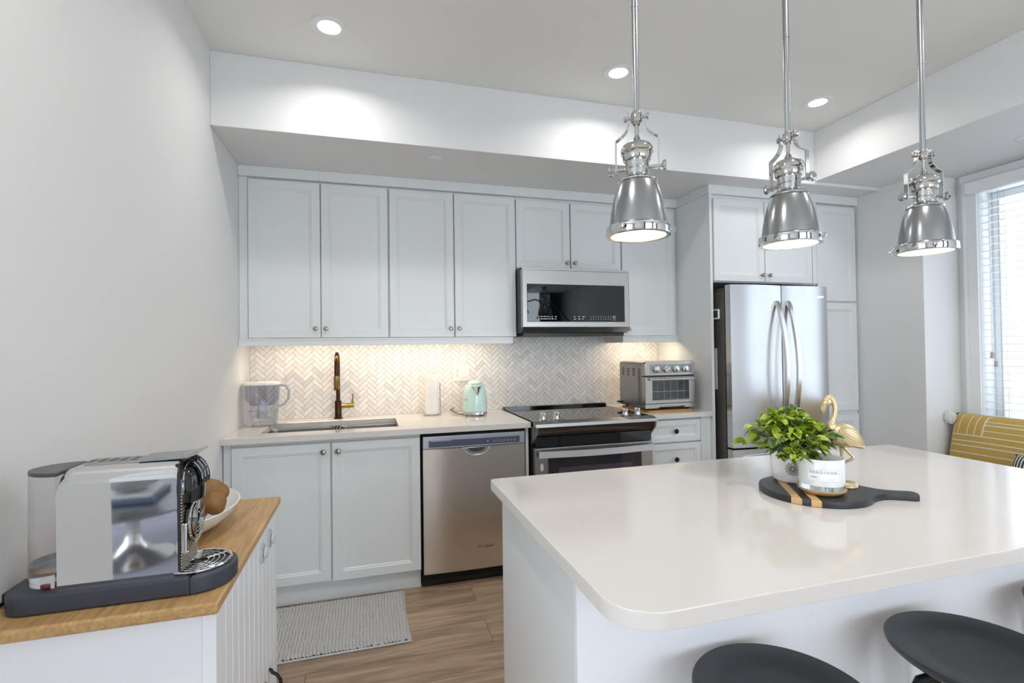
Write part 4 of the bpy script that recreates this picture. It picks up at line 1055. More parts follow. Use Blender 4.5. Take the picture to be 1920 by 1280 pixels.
m.out('flower_motif', M_motif, t, local=True)
def foliage():
    bm = bmesh.new(); lay = bm.loops.layers.color.new('tint'); rr = random.Random(11)
    def leaf(p, d, L, Wd, col, edge, roll):
        d = d.normalized(); side = d.cross(Vector((0, 0, 1)))
        side = side.normalized() if side.length > 1e-3 else Vector((1, 0, 0))
        side = Matrix.Rotation(roll, 3, d) @ side; nrm = side.cross(d)
        prof = [(0.0, 0.10), (0.18, 0.62), (0.42, 1.0), (0.66, 0.86), (0.86, 0.45), (1.0, 0.0)]
        rows = []
        for u, wv in prof:
            c = p+d*(L*u)-Vector((0, 0, 1))*(0.25*L*u*u)
            row = []
            for s, k in ((-1, 1.0), (-0.72, 0.72), (0, 0), (0.72, 0.72), (1, 1.0)):
                row.append((bm.verts.new(c+side*(Wd*wv*s)+nrm*(Wd*0.45*k*wv)), abs(s)))
            rows.append(row)
        for a, b_ in zip(rows, rows[1:]):
            for i in range(4):
                q = (a[i], a[i+1], b_[i+1], b_[i])
                try: f = bm.faces.new([x[0] for x in q])
                except ValueError: continue
                f.smooth = True
                for l, x in zip(f.loops, q):
                    l[lay] = (edge if x[1] > 0.9 else col)+(1,)
    stems = []
    for k in range(62):
        a = rr.random()*2*PI; el = R(13+70*rr.random()**0.9) if k > 8 else R(55+30*rr.random())
        ln = 0.085+0.055*rr.random(); out = math.cos(el)*ln*1.1; hgt = 0.076+math.sin(el)*ln*0.92 - (0.022 if el < R(22) else 0)
        # grows fuller away from the figurine
        out *= 1.0+0.22*max(-0.6, math.cos(a-R(135)))
        stems.append((a, out, max(hgt, 0.092)))
    greens = ['A0B566', 'AEC264', 'C0D364', 'A2B48C', 'D6DF6C', 'BCCA9E']
    for a, out, hgt in stems:
        P0 = Vector((0.02*math.cos(a), 0.02*math.sin(a), 0.074)); P2 = Vector((out*math.cos(a), out*math.sin(a), hgt))
        P1 = Vector((out*0.45*math.cos(a), out*0.45*math.sin(a), hgt*0.9+0.02))
        n = 5
        bright = rr.random()
        for i in range(1, n+1):
            u = i/n*0.8+0.2
            p = P0*(1-u)**2+P1*2*u*(1-u)+P2*u*u; tg = (P1-P0)*(1-u)+(P2-P1)*u; tg.normalize()
            for s in range(3 if i < n else 5):
                dv = tg*(0.5 if i < n else 0.8)+Vector((rr.uniform(-1, 1), rr.uniform(-1, 1), rr.uniform(-0.25, 0.8)))*0.75
                c = hexc(greens[int(rr.random()*6)] if bright < 0.75 else greens[2+2*int(rr.random()*2)])
                e = tuple(min(1, x*0.15+y*0.85) for x, y in zip(c, hexc('F2F3D6'))) if rr.random() < 0.7 else tuple(min(1, x*1.15) for x in c)
                leaf(p, dv, 0.033+0.014*rr.random(), 0.0095+0.0040*rr.random(), c, e, rr.uniform(-0.8, 0.8))
    me = bpy.data.meshes.new('foliage'); bm.to_mesh(me); bm.free(); me.materials.append(M_leaf)
    return me, stems
me, stems = foliage()
o = bpy.data.objects.new('foliage', me); COL.objects.link(o); o.parent = t; RM[o.name] = RM[t.name]
m = MB()
for a, out, hgt in stems:
    m.tube([(0.02*math.cos(a), 0.02*math.sin(a), 0.074), (out*0.4*math.cos(a), out*0.4*math.sin(a), (hgt*0.75+0.02)), (out*0.9*math.cos(a), out*0.9*math.sin(a), hgt*0.98)], 0.0012, 5)
m.out('stems', mat('plant_stem', '5F7038', 0.6), t, local=True)

# candle on coaster
cx_, cy_ = 1.208, 1.106
o = MB().lathe([(0.0, 0.0), (0.043, 0.0), (0.050, 0.004), (0.0595, 0.012), (0.0600, 0.0145), (0.0, 0.0145)], 56, lz(cx_, cy_, BT)).out('wooden_coaster', M_maple)
tag(o, 'round light wood coaster under the glass candle', 'coaster')
CB = BT+0.0147
t = thing('jar_candle', 'frosted white glass jar candle with a printed label in front of the plant', 'candle', (cx_, cy_, CB))
MB().lathe([(0.0, 0.0), (0.0555, 0.0), (0.0560, 0.004), (0.0560, 0.0125), (0.0, 0.0125)], 56).out('glass_base', mat('thick_glass', 'DFE6E6', 0.03, trans=0.9), t, local=True)
MB().lathe([(0.0, 0.0127), (0.0560, 0.0127), (0.0560, 0.082), (0.0550, 0.0835), (0.0532, 0.082), (0.0530, 0.066), (0.0, 0.066)], 56).out('jar', M_frost, t, local=True)
MB().tube([(0, 0, 0.066), (0.001, 0, 0.074)], 0.0009, 6).out('wick', M_black, t, local=True)
af = R(-135+3); rc_ = 0.0562
def label_sheet(w_, z0_, z1_, off, nseg=24):
    tb = bmesh.new(); A = []; B = []
    for i in range(nseg+1):
        a = af-w_/2/rc_+w_/rc_*i/nseg
        A.append(tb.verts.new(((rc_+off)*math.cos(a), (rc_+off)*math.sin(a), z0_))); B.append(tb.verts.new(((rc_+off)*math.cos(a), (rc_+off)*math.sin(a), z1_)))
    for i in range(nseg): tb.faces.new((A[i], A[i+1], B[i+1], B[i]))
    return tb
lb = MB().merge(label_sheet(0.078, 0.026, 0.058, 0.0002)).out('label', M_label, t, local=True)
m = MB()
for z0_, z1_ in ((0.0262, 0.0266), (0.0574, 0.0578)): m.merge(label_sheet(0.077, z0_, z1_, 0.0004))
fn = lambda z: rc_
m.merge(wrap_text('SAND+FOG', 0.0098, fn, af, 0.0505, 0.0003, 1.45))
m.merge(wrap_text('amber', 0.0048, fn, af-0.030/rc_*0.7, 0.0385, 0.0003, 1.2))
m.merge(wrap_text('_________', 0.004, fn, af-0.020/rc_, 0.040, 0.0003)); m.merge(wrap_text('_____', 0.004, fn, af-0.020/rc_, 0.0355, 0.0003))
m.merge(wrap_text('________', 0.004, fn, af+0.019/rc_, 0.036, 0.0003)); m.merge(wrap_text('___  ____', 0.004, fn, af+0.019/rc_, 0.0315, 0.0003))
m.out('print', M_ink, lb, local=True)

# flamingo figurine
def flamingo():
    m = MB()
    def chain(pts, n=16):
        P = [Vector((p[0], p[1], p[2])) for p in pts]; r = [p[3] for p in pts]
        # catmull-rom resample
        Q = []; rq = []
        for i in range(len(P)-1):
            p0, p1, p2, p3 = P[max(0, i-1)], P[i], P[i+1], P[min(len(P)-1, i+2)]
            for k in range(6):
                u = k/6
                Q.append(0.5*((2*p1)+(p2-p0)*u+(2*p0-5*p1+4*p2-p3)*u*u+(-p0+3*p1-3*p2+p3)*u**3)); rq.append(r[i]*(1-u)+r[i+1]*u)
        Q.append(P[-1]); rq.append(r[-1]); m.tube(Q, rq, n)
    # local frame: x = to the right (tail side), z up, facing -x
    chain([(-0.052, 0, 0.196, 0.0045), (-0.050, 0, 0.206, 0.0078), (-0.046, 0, 0.222, 0.0105), (-0.034, 0, 0.234, 0.0098), (-0.022, 0, 0.229, 0.0082), (-0.016, 0, 0.210, 0.0078),
           (-0.017, 0, 0.192, 0.0085), (-0.024, 0, 0.174, 0.0105), (-0.031, 0, 0.157, 0.0150), (-0.024, 0, 0.140, 0.022)])
    m.ball((-0.040, 0, 0.224), 0.0135, 16, 1.15, 0.85, 1.0)
    chain([(-0.050, 0, 0.219, 0.0075), (-0.0555, 0, 0.207, 0.0065), (-0.0545, 0, 0.197, 0.0045), (-0.0505, 0, 0.190, 0.0018)])
    # body
    chain([(-0.032, 0, 0.164, 0.012), (-0.025, 0, 0.150, 0.023), (-0.008, 0, 0.137, 0.0315), (0.014, 0, 0.132, 0.0300), (0.036, 0, 0.124, 0.0210), (0.056, 0, 0.113, 0.0110), (0.068, 0, 0.107, 0.004)], 24)
    # wings
    for s in (-1, 1):
        pts = []
        tb = bmesh.new(); bmesh.ops.create_uvsphere(tb, u_segments=24, v_segments=14, radius=1)
        for v in tb.verts:
            x = v.co.x; tap = 1.0-0.42*max(0, x)-0.1*max(0, -x)
            v.co = Vector((x*0.044, v.co.y*0.0085, v.co.z*0.0245*tap))
        tb.transform(Matrix.Translation((0.029, s*0.0225, 0.136)) @ Matrix.Rotation(R(29), 4, 'Y') @ Matrix.Rotation(R(s*-16), 4, 'Z'))
        m.merge(tb)
    # legs
    chain([(0.000, 0.006, 0.112, 0.010), (0.001, 0.006, 0.094, 0.0068), (0.002, 0.006, 0.075, 0.0050), (0.002, 0.006, 0.050, 0.0042), (0.003, 0.006, 0.028, 0.0038), (0.002, 0.006, 0.008, 0.0055)], 12)
    chain([(0.006, -0.007, 0.110, 0.008), (0.022, -0.008, 0.092, 0.0048), (0.034, -0.008, 0.080, 0.0045), (0.020, -0.008, 0.071, 0.0040), (-0.006, -0.008, 0.058, 0.0036), (-0.024, -0.008, 0.052, 0.0048), (-0.030, -0.008, 0.049, 0.0022)], 12)
    m.box(-0.016, 0.006, 0.001, 0.011, 0.004, 0.012, 0.002)
    return m
FS = Matrix.Diagonal((0.82, 0.95, 1.075, 1))
FX, FYY = 1.315, 1.1348
frz = R(-46)
t = thing('flamingo_figurine', 'gold flamingo figurine standing on one leg behind the candle', 'figurine', (FX, FYY, BT), frz)
bd = flamingo().out('bird', M_gold, t, local=True, M=FS)
rmod = bd.modifiers.new('r', 'REMESH'); rmod.mode = 'VOXEL'; rmod.voxel_size = 0.0012; rmod.use_smooth_shade = True
sm = bd.modifiers.new('s', 'SMOOTH'); sm.factor = 0.5; sm.iterations = 4
m = MB()
for s in (-1, 1):
    wm = Matrix.Translation((0.029, s*0.0225, 0.136)) @ Matrix.Rotation(R(29), 4, 'Y') @ Matrix.Rotation(R(s*-16), 4, 'Z')
    for f in (-0.85, -0.62, -0.38, -0.12, 0.15, 0.42, 0.68, 0.88):
        P = []
        for i in range(15):
            x = -0.93+1.86*i/14; c = math.sqrt(1-x*x); tap = 1.0-0.42*max(0, x)-0.1*max(0, -x)
            P.append(wm @ Vector((x*0.044, s*(0.0085*c*math.sqrt(1-f*f)+0.0003), f*0.0245*tap*c)))
        m.tube(P, 0.0009, 6)
m.out('feather_ridges', M_gold, bd, local=True, M=FS)
m = MB()
for s in (-1, 1): m.tube([(-0.0405+0.0045*math.cos(2*PI*i/16), s*0.0113, 0.2255+0.0045*math.sin(2*PI*i/16)) for i in range(16)], 0.0009, 6, True)
m.out('eye', M_gold, bd, local=True, M=FS)
MB().lathe([(0.0, 0.0), (0.0290, 0.0), (0.0300, 0.003), (0.0275, 0.011), (0.0245, 0.0135), (0.0, 0.0135)], 36, lz(0.009, 0, 0)).out('base', M_gold, t, local=True)

# ================================================================ SIDEBOARD
SX0, SX1, SY0, SY1, SZ = -0.694, -0.283, 1.105, 1.850, 0.830
t = thing('sideboard', 'white beadboard sideboard with oak top carrying the coffee machine', 'sideboard', (-0.49, 1.48, 0))
MB().box(SX0, SX1, SY0, SY1, SZ-0.024, SZ, 0.006, 3).out('top', M_oak, t)
MB().box(SX0, SX1-0.034, SY0+0.024, SY1-0.02, 0.06, SZ-0.0245, 0.001).out('body', M_white, t)
MB().box(SX0+0.01, SX1-0.05, SY0+0.04, SY1-0.04, 0.0, 0.0595).out('plinth', M_white, t)
MB().box(SX1-0.0335, SX1-0.008, SY0+0.020, SY0+0.046, 0.06, SZ-0.0245, 0.002).out('corner_post', M_white, t)
def beadboard(y0, y1, z0, z1, x):
    # vertical grooved panel facing +X
    m = MB(); n = max(1, round((y1-y0)/0.058)); w_ = (y1-y0)/n
    poly = [(y0, x-0.014)]
    for k in range(n):
        a = y0+k*w_; b = a+w_
        poly += [(a+0.0022, x), (b-0.0022, x)]
        if k < n-1: poly += [(b, x-0.0035)]
    poly = [(y0, x-0.016), (y0, x-0.001)] + poly[1:] + [(y1, x-0.001), (y1, x-0.016)]
    return m.prism(poly, z0, z1, M=Matrix(((0, 1, 0, 0), (1, 0, 0, 0), (0, 0, 1, 0), (0, 0, 0, 1))))
ym = 1.655
d1 = beadboard(SY0+0.050, ym-0.002, 0.075, SZ-0.03, SX1-0.012).out('door', M_white, t)
d2 = beadboard(ym+0.002, SY1-0.022, 0.075, SZ-0.03, SX1-0.012).out('door', M_white, t)
for y, z0, d_ in ((1.590, 0.740, d1), (1.700, 0.742, d2)):
    m = MB(); m.prism(round_rect(-0.021, 0.021, -0.028, 0.028, (0.02,)*4, 8), 0, 0.006, 0.002, M=facing_x(SX1-0.012, y, z0))
    m.lathe([(0.0, 0.006), (0.012, 0.006), (0.0165, 0.009), (0.0165, 0.014), (0.013, 0.017), (0.0, 0.018)], 24, facing_x(SX1-0.012, y, z0))
    m.out('child_lock', M_clip, d_)
for y, d_ in ((ym+0.035, d2), (ym-0.035, d1)):
    m = MB(); x = SX1-0.012
    m.tube([(x, y, 0.352), (x+0.006, y, 0.346), (x+0.010, y, 0.338), (x+0.022, y, 0.330), (x+0.032, y, 0.312), (x+0.034, y, 0.285), (x+0.028, y, 0.262), (x+0.012, y, 0.250), (x, y, 0.244)], [0.003, 0.005, 0.005, 0.005, 0.005, 0.005, 0.005, 0.005, 0.003], 10)
    m.out('handle', M_hook, d_)

# ---------------------------------------------------------------- coffee machine
MZ = SZ; my0, my1 = 1.163, 1.288
t = thing('coffee_machine', 'chrome sided capsule coffee machine with clear water tank on the oak sideboard', 'coffee machine', (-0.47, 1.225, MZ))
sp = -0.345
outl = stadium(-0.662, -0.276, my0-0.012, my1+0.012, 0.045, 0.0735, 14)
def half(poly, f):
    out = []
    for i in range(len(poly)):
        a, b = poly[i-1], poly[i]; fa, fb = f(a), f(b)
        if (fa >= 0) != (fb >= 0): k = fa/(fa-fb); out.append((a[0]+(b[0]-a[0])*k, a[1]+(b[1]-a[1])*k))
        if fb >= 0: out.append(b)
    return out
MB().prism(half(outl, lambda p: sp-0.0006-p[0]), MZ, MZ+0.038, 0.006, 3).out('base', M_dkgrey, t)
tray = MB().prism(half(outl, lambda p: p[0]-sp-0.0006), MZ, MZ+0.038, 0.006, 3).out('drip_tray', M_dkgrey, t)
gcx, gcy, gz = -0.3495, 1.2255, MZ+0.0385
m = MB(); m.lathe([(0.0, 0.0), (0.062, 0.0), (0.062, 0.0006), (0.0, 0.0006)], 40, lz(gcx, gcy, gz)); m.out('tray_well', M_black, tray)
m = MB()
for r_ in (0.018, 0.028, 0.038, 0.048): m.tube([(gcx+r_*math.cos(2*PI*i/48), gcy+r_*math.sin(2*PI*i/48), gz+0.0028) for i in range(48)], 0.0017, 8, True)
m.tube([(gcx+0.060*math.cos(2*PI*i/56), gcy+0.060*math.sin(2*PI*i/56), gz+0.0026) for i in range(56)], 0.0038, 8, True)
for a in (40, 130, 220, 310): m.tube([(gcx+0.016*math.cos(R(a)), gcy+0.016*math.sin(R(a)), gz+0.0026), (gcx+0.060*math.cos(R(a)), gcy+0.060*math.sin(R(a)), gz+0.0026)], 0.0022, 8)
m.out('drip_grid', M_chrome, tray)
bz0, bz1 = MZ+0.036, MZ+0.272; xb0, xb1 = -0.573, -0.371
sec = [(my0+0.0065, bz0), (my1-0.0065, bz0)]
def arc(cx, cy, r, a0, a1, n=8): return [(cx+r*math.cos(R(a0+(a1-a0)*i/n)), cy+r*math.sin(R(a0+(a1-a0)*i/n))) for i in range(n+1)]
sec += arc(my1-0.034, bz1-0.038, 0.032, 0, 78) + list(arc(my0+0.034, bz1-0.038, 0.032, 102, 180))
m = MB()
rings = []
for k, (x, dzz) in enumerate(((xb0, -0.020), (xb0+0.004, -0.010), (xb0+0.012, -0.003), (xb0+0.024, 0.0), (xb1-0.003, 0.0), (xb1, -0.003))):
    rings.append([(x, y, z+(dzz if z > bz1-0.05 else 0)) for y, z in sec])
m.frame_rings(rings); m.out('side_cover', M_mirror, t, smooth=28)
zt_ = bz1-0.0062
tp = MB().box(xb0+0.03, -0.448, my0+0.034, my1-0.034, zt_-0.004, zt_+0.0025, 0.002).out('top_plate', M_steelh, t)
m = MB()
for k in range(5): m.box(-0.545+k*0.019, -0.535+k*0.019, my0+0.048, my1-0.048, zt_+0.0024, zt_+0.0030)
m.out('vent_slots', M_black, tp)
pts = [(-0.447, 1.2255, zt_+0.003), (-0.40, 1.2255, zt_+0.0038), (-0.375, 1.2255, zt_+0.0045), (-0.362, 1.2255, zt_+0.0055), (-0.350, 1.2255, zt_+0.0085), (-0.341, 1.2255, zt_+0.013)]
lv = MB().tube(pts, 0.01, sq=(0.034, 0.0028)).out('lever', M_rod, t)
MB().lathe([(0.0, 0.0), (0.008, 0.0), (0.007, 0.002), (0.0, 0.0025)], 16, lz(-0.366, 1.2255, zt_+0.0065)).out('button', M_chrome, lv)
# front: black face, ribbed plate, brew head, cup support
ff = MB().box(xb1-0.006, xb1+0.003, my0+0.010, my1-0.010, bz0, bz1-0.012, 0.002, 2).out('front_face', M_black, t)
m = MB()
for k in range(26):
    z = bz0+0.006+k*0.0062
    m.box(xb1+0.0025, xb1+0.0055, my0+0.013, my1-0.013, z, z+0.0028)
m.out('ribs', mat('rib_metal', 'C6B9AC', 0.35, 0.3), ff)
hm = MB()
hm.lathe([(0.0, -0.052), (0.040, -0.052), (0.0445, -0.048), (0.046, -0.03), (0.0445, 0.0), (0.038, 0.018), (0.024, 0.028), (0.0, 0.031)], 40, lz(xb1-0.006, 1.2255, bz1-0.046), sx=0.86, sy=1.08)
hd_ = hm.out('brew_head', M_gloss, t)
for dy in (-0.02, 0.0, 0.02):
    MB().tube([(xb1-0.006+0.041*math.cos(R(a)), 1.2255+dy, bz1-0.055+0.049*math.sin(R(a))) for a in range(-10, 80, 9)], 0.0035, 10).out('spout_rib', M_gloss, hd_)
MB().tube([(xb1+0.006, 1.2255+0.0470*math.cos(R(a)), bz1-0.062+0.050*math.sin(R(a))) for a in range(-20, 201, 10)], 0.0022, 8).out('head_ring', M_chrome, hd_)
MB().lathe([(0.0, -0.012), (0.012, -0.012), (0.014, 0.006), (0.0, 0.006)], 18, lz(xb1+0.014, 1.2255, bz1-0.104)).out('nozzle', M_chrome, hd_)
sx_, sz_ = xb1+0.017, bz0+0.098
mm = Matrix(((0, 0, 1, sx_), (1, 0, 0, 1.2255), (0, 1, 0, sz_), (0, 0, 0, 1)))
cs = MB(); cs.lathe([(0.0, -0.010), (0.044, -0.010), (0.047, -0.006), (0.047, 0.000), (0.044, 0.002), (0.0, 0.002)], 40, mm)
cs = cs.out('cup_support', M_gloss, t)
m = MB()
for r_ in (0.012, 0.020, 0.028, 0.036): m.tube([mm @ Vector((r_*math.cos(2*PI*i/40), r_*math.sin(2*PI*i/40), 0.0035)) for i in range(40)], 0.0017, 8, True)
m.tube([mm @ Vector((0.046*math.cos(2*PI*i/48), 0.046*math.sin(2*PI*i/48), 0.001)) for i in range(48)], 0.0032, 8, True)
m.out('grid_rings', M_chrome, cs)
MB().box(xb1+0.004, sx_-0.002, my0+0.010, my0+0.020, sz_-0.058, sz_+0.005, 0.003).out('hinge', M_chrome, cs)
# tank
def tank_ring(z, i=0.0):
    P = [(xb0-0.0015-i, my1-0.008-i), (xb0-0.0015-i, my0+0.004+i)]
    c = (my0+my1)/2-0.002; ry = (my1-my0)/2-0.006-i; rx = 0.066-i
    Q = [(xb0-0.0015-i-rx*math.sin(R(a)), c+ry*math.cos(R(a)), z) for a in range(0, 181, 9)]
    return Q
MB().frame_rings([tank_ring(MZ+0.0385), tank_ring(MZ+0.042), tank_ring(MZ+0.252)], False, True).out('water_tank', M_tank, t)
MB().frame_rings([tank_ring(MZ+0.041, 0.0015), tank_ring(MZ+0.078, 0.0015)]).out('water', M_water, t)
MB().frame_rings([tank_ring(MZ+0.2525, -0.001), tank_ring(MZ+0.258, -0.001), tank_ring(MZ+0.260, 0.002)]).out('tank_lid', mat('tank_lid_grey', '4B4B4A', 0.35), t)
MB().lathe([(0, 0), (0.008, 0), (0.008, 0.004), (0, 0.004)], 14, lz(xb0-0.022, my0+0.020, MZ+0.0415)).out('valve', M_red, t)
MB().tube([(-0.660, 1.235, MZ+0.012), (-0.674, 1.232, MZ+0.006), (-0.682, 1.215, MZ+0.0055), (-0.686, 1.17, MZ+0.0055), (-0.687, 1.13, MZ+0.0055)], 0.004, 10).out('cord', M_black, t)
MB().box(-0.676, -0.6625, 1.20, 1.27, MZ+0.012, MZ+0.030, 0.003).out('rear_plug', M_black, t)

# ---------------------------------------------------------------- potato bowl
wx, wy = -0.497, 1.570
t = thing('serving_bowl', 'deep white oval bowl of potatoes on the sideboard behind the coffee machine', 'bowl', (wx, wy, SZ), 0)
m = MB()
def er(a, b, z, dz=0.0):
    return [(a*math.cos(2*PI*i/56), b*math.sin(2*PI*i/56), z+dz*abs(math.sin(2*PI*i/56))**2) for i in range(56)]
m.frame_rings([er(0.055, 0.075, 0.0), er(0.076, 0.105, 0.004), er(0.108, 0.155, 0.022), er(0.133, 0.193, 0.045), er(0.145, 0.210, 0.066), er(0.1425, 0.2075, 0.0675), er(0.138, 0.203, 0.065),
               er(0.126, 0.186, 0.045), er(0.101, 0.148, 0.025), er(0.065, 0.09, 0.008)])
m.out('bowl', M_bowl, t, local=True)
def potato(name, label, cat, c, r, rot, m_, seed, group):
    tb = bmesh.new(); bmesh.ops.create_icosphere(tb, subdivisions=4, radius=1)
    for v in tb.verts:
        n = noise.noise(v.co*1.3+Vector((seed*3.1, seed, 0)))*0.16+noise.noise(v.co*3.5+Vector((seed, 0, seed*2)))*0.035
        v.co = Vector((v.co.x*r[0], v.co.y*r[1], v.co.z*r[2]))*(1+n)
    for f in tb.faces: f.smooth = True
    o = MB().merge(tb).out(name, m_, smooth=0)
    for p in o.data.polygons: p.use_smooth = True
    o.location = c; o.rotation_euler = rot
    return tag(o, label, cat, group)
GP = 'potatoes in the white bowl'
potato('potato', 'big brown potato on top of the bowl pile, farthest from the coffee machine', 'potato', (-0.425, 1.570, 0.930), (0.058, 0.040, 0.034), (0, 0.12, R(-30)), M_pot, 1, GP)
potato('potato', 'brown potato leaning on the right rim of the bowl', 'potato', (-0.390, 1.492, 0.920), (0.031, 0.026, 0.030), (0, -0.4, R(-15)), M_pot, 2, GP)
potato('potato', 'tan potato beside the coffee machine head in the bowl', 'potato', (-0.462, 1.440, 0.931), (0.030, 0.032, 0.036), (0.2, 0.2, 0), M_pot2, 3, GP)
potato('potato', 'tan potato half hidden behind the big brown potato in the bowl', 'potato', (-0.490, 1.640, 0.915), (0.052, 0.034, 0.034), (0, 0, R(20)), M_pot2, 4, GP)
potato('sweet_potato', 'orange sweet potato in the middle of the bowl below the brown potatoes', 'sweet potato', (-0.436, 1.500, 0.897), (0.038, 0.025, 0.024), (0, -0.25, R(60)), M_sweet, 5, GP)
potato('sweet_potato', 'orange sweet potato lying lowest along the near rim of the bowl', 'sweet potato', (-0.424, 1.432, 0.893), (0.032, 0.019, 0.018), (0, 0.0, R(62)), M_sweet, 6, GP)

# ================================================================ RUG
def rug():
    x0, x1, y0, y1 = -0.60, 0.185, 2.318, 2.805
    t = thing('kitchen_mat', 'grey looped chenille mat on the floor before the sink cabinet', 'mat', ((x0+x1)/2, (y0+y1)/2, 0), R(0.0))
    m = MB()
    nx, ny = 300, 190; bm = bmesh.new(); rr = random.Random(5)
    def edge(y): return 0.010*math.sin((y-y0)/(y1-y0)*PI)
    rows = []
    px, py = 0.0150, 0.0110
    for j in range(ny+1):
        y = y0+0.008+(y1-y0-0.016)*j/ny; row = []
        for i in range(nx+1):
            xx1 = x1-0.008-edge(y)
            x = x0+0.008+(xx1-x0-0.008)*i/nx
            wob = 0.004*noise.noise(Vector((x*9, y*14, 0)))+0.003*noise.noise(Vector((x*30, y*30, 3)))
            a = (x+wob)/px; b = (y+1.3*wob)/py+0.5*(int(math.floor(a)) % 2)
            fa = abs(math.sin(PI*a)); fb = abs(math.sin(PI*b))
            h = 0.003+0.015*(fa**0.7)*(0.25+0.75*fb**0.7)*(0.85+0.3*noise.noise(Vector((x*60, y*60, 7))))
            row.append(bm.verts.new((x, y, h)))
        rows.append(row)
    for a, c in zip(rows, rows[1:]):
        for i in range(nx): bm.faces.new((a[i], a[i+1], c[i+1], c[i]))
    o = m.merge(bm).out('pile', M_rugm, t, smooth=0); o['kind'] = 'stuff'
    for p in o.data.polygons: p.use_smooth = True
    pts = [(x0, y0), (x1, y0)]
    E = [(x0+0.004, y0+0.004, 0.005)] + [(x0+(x1-x0)*k/20, y0+0.004, 0.005) for k in range(1, 20)]+[(x1-0.004-edge(y0+(y1-y0)*k/20), y0+(y1-y0)*k/20+(0.004 if k == 0 else -0.004 if k == 20 else 0), 0.005) for k in range(21)]
    E += [(x1-(x1-x0)*k/20, y1-0.004, 0.005) for k in range(1, 20)] + [(x0+0.004, y1-(y1-y0)*k/20, 0.005) for k in range(1, 20)]
    MB().tube(E, 0.0048, 8, True).out('hem', M_hem, t)
rug()

# ================================================================ WINDOW BLIND, SEAT, CUSHIONS
t = thing('window_blind', 'white slatted horizontal blind in the right window', 'blind', (3.70, 1.27, WZ1))
BY0, BY1 = WY0-0.03, WY1+0.035
MB().box(XWIN-0.062, XWIN-0.021, BY0, BY1, WZ1-0.012, WZ1+0.060, 0.004).out('valance', M_blind, t)
zs = WZ1-0.066; k = 0; pitch = 0.0452
sl = None
xs_ = XWIN+0.035
while zs > WZ0+0.02:
    if sl is None:
        m = MB(); m.frame_rings([[(xs_-0.025, y, -0.0014), (xs_, y, 0.0006), (xs_+0.025, y, -0.0014), (xs_+0.025, y, 0.0010), (xs_, y, 0.0030), (xs_-0.025, y, 0.0010)] for y in (WY0+0.006, WY1-0.006)])
        sl = m.out('slat', M_blind, t, local=True, smooth=30, M=RM[t.name].inverted() @ Matrix.Translation((0, 0, WZ1)))
        base_z = zs; sl.location = (0, 0, zs-WZ1)
    else:
        c = sl.copy(); COL.objects.link(c); c.parent = t; c.location = (0, 0, zs-WZ1); RM[c.name] = RM[t.name]
    zs -= pitch
MB().box(xs_-0.026, xs_+0.026, WY0+0.006, WY1-0.006, WZ0+0.004, WZ0+0.020, 0.003).out('bottom_rail', M_blind, t)
for y in (WY1-0.10, WY1-0.70, WY1-1.3, WY0+0.10):
    m = MB()
    for dx in (-0.027, 0.027): m.box(xs_+dx-0.0006, xs_+dx+0.0006, y-(0.006 if y < WY1-0.2 else 0.001), y+(0.006 if y < WY1-0.2 else 0.001), WZ0+0.02, WZ1-0.01)
    m.out('ladder_tape', M_cord, t)
for y, z in ((WY1-0.055, 1.255), (WY1-0.075, 1.20)):
    c = MB().tube([(xs_-0.034, y, WZ1-0.01), (xs_-0.034, y, z)], 0.0009, 6).out('lift_cord', M_cord, t)
    MB().lathe([(0.0, -0.036), (0.010, -0.036), (0.010, -0.022), (0.007, -0.018), (0.0095, -0.010), (0.008, 0.0), (0.0, 0.001)], 14, lz(xs_-0.034, y, z)).out('tassel', M_cord, c)
# bench under the window
t = thing('window_bench', 'white window bench below the blind, behind the island', 'bench', (3.52, 1.4, 0))
MB().box(3.26, XWIN-0.002, 0.0, YREC-0.004, 0.0, 0.40, 0.003).out('base', M_cab, t)
MB().box(3.24, XWIN-0.002, 0.0, YREC-0.002, 0.4005, 0.435, 0.004).out('seat_board', M_white, t)
o = MB().box(3.25, 3.74, 0.0, YREC-0.006, 0.4355, 0.50, 0.022, 4).out('bench_cushion', M_hem); tag(o, 'flat light grey seat cushion along the window bench, mostly hidden', 'cushion')
def cushion(L, H, T, nu=60, nv=30, sag=0.0):
    bm = bmesh.new(); uvl = bm.loops.layers.uv.new('UVMap')
    def pt(u, v, s):
        a, b = 2*u-1, 2*v-1
        e = (max(0, 1-abs(a)**5)*max(0, 1-abs(b)**3.2))**0.5
        pin = 1-0.05*(abs(a)**3)*(1-abs(b)**2)
        return Vector((s*T/2*e, 0, 0)) + Vector((0, -(u-0.5)*L, (v-0.5)*H*(1-0.06*(1-abs(a)**2)*0 - 0.10*(abs(b)**2)*(math.sin(PI*u)**2)*0)))
    for s in (-1, 1):
        g = [[bm.verts.new(pt(i/nu, j/nv, s)) for i in range(nu+1)] for j in range(nv+1)]
        for j in range(nv):
            for i in range(nu):
                q = [(i, j), (i+1, j), (i+1, j+1), (i, j+1)]
                f = bm.faces.new([g[b][a] for a, b in q]); f.smooth = True
                for l, (a, b) in zip(f.loops, q): l[uvl].uv = (a/nu, b/nv)
    bmesh.ops.remove_doubles(bm, verts=bm.verts, dist=1e-5)
    bmesh.ops.recalc_face_normals(bm, faces=bm.faces)
    return bm
t = thing('lumbar_pillow', 'long ochre yellow lumbar pillow with white lines on the window seat', 'pillow', (3.62, 1.80, 0.690))
bm = cushion(1.06, 0.36, 0.19)
bm.transform(Matrix.Rotation(R(14), 4, 'Y'))
me = bpy.data.meshes.new('cover'); bm.to_mesh(me); bm.free(); me.materials.append(M_pillow)
for p in me.polygons: p.use_smooth = True
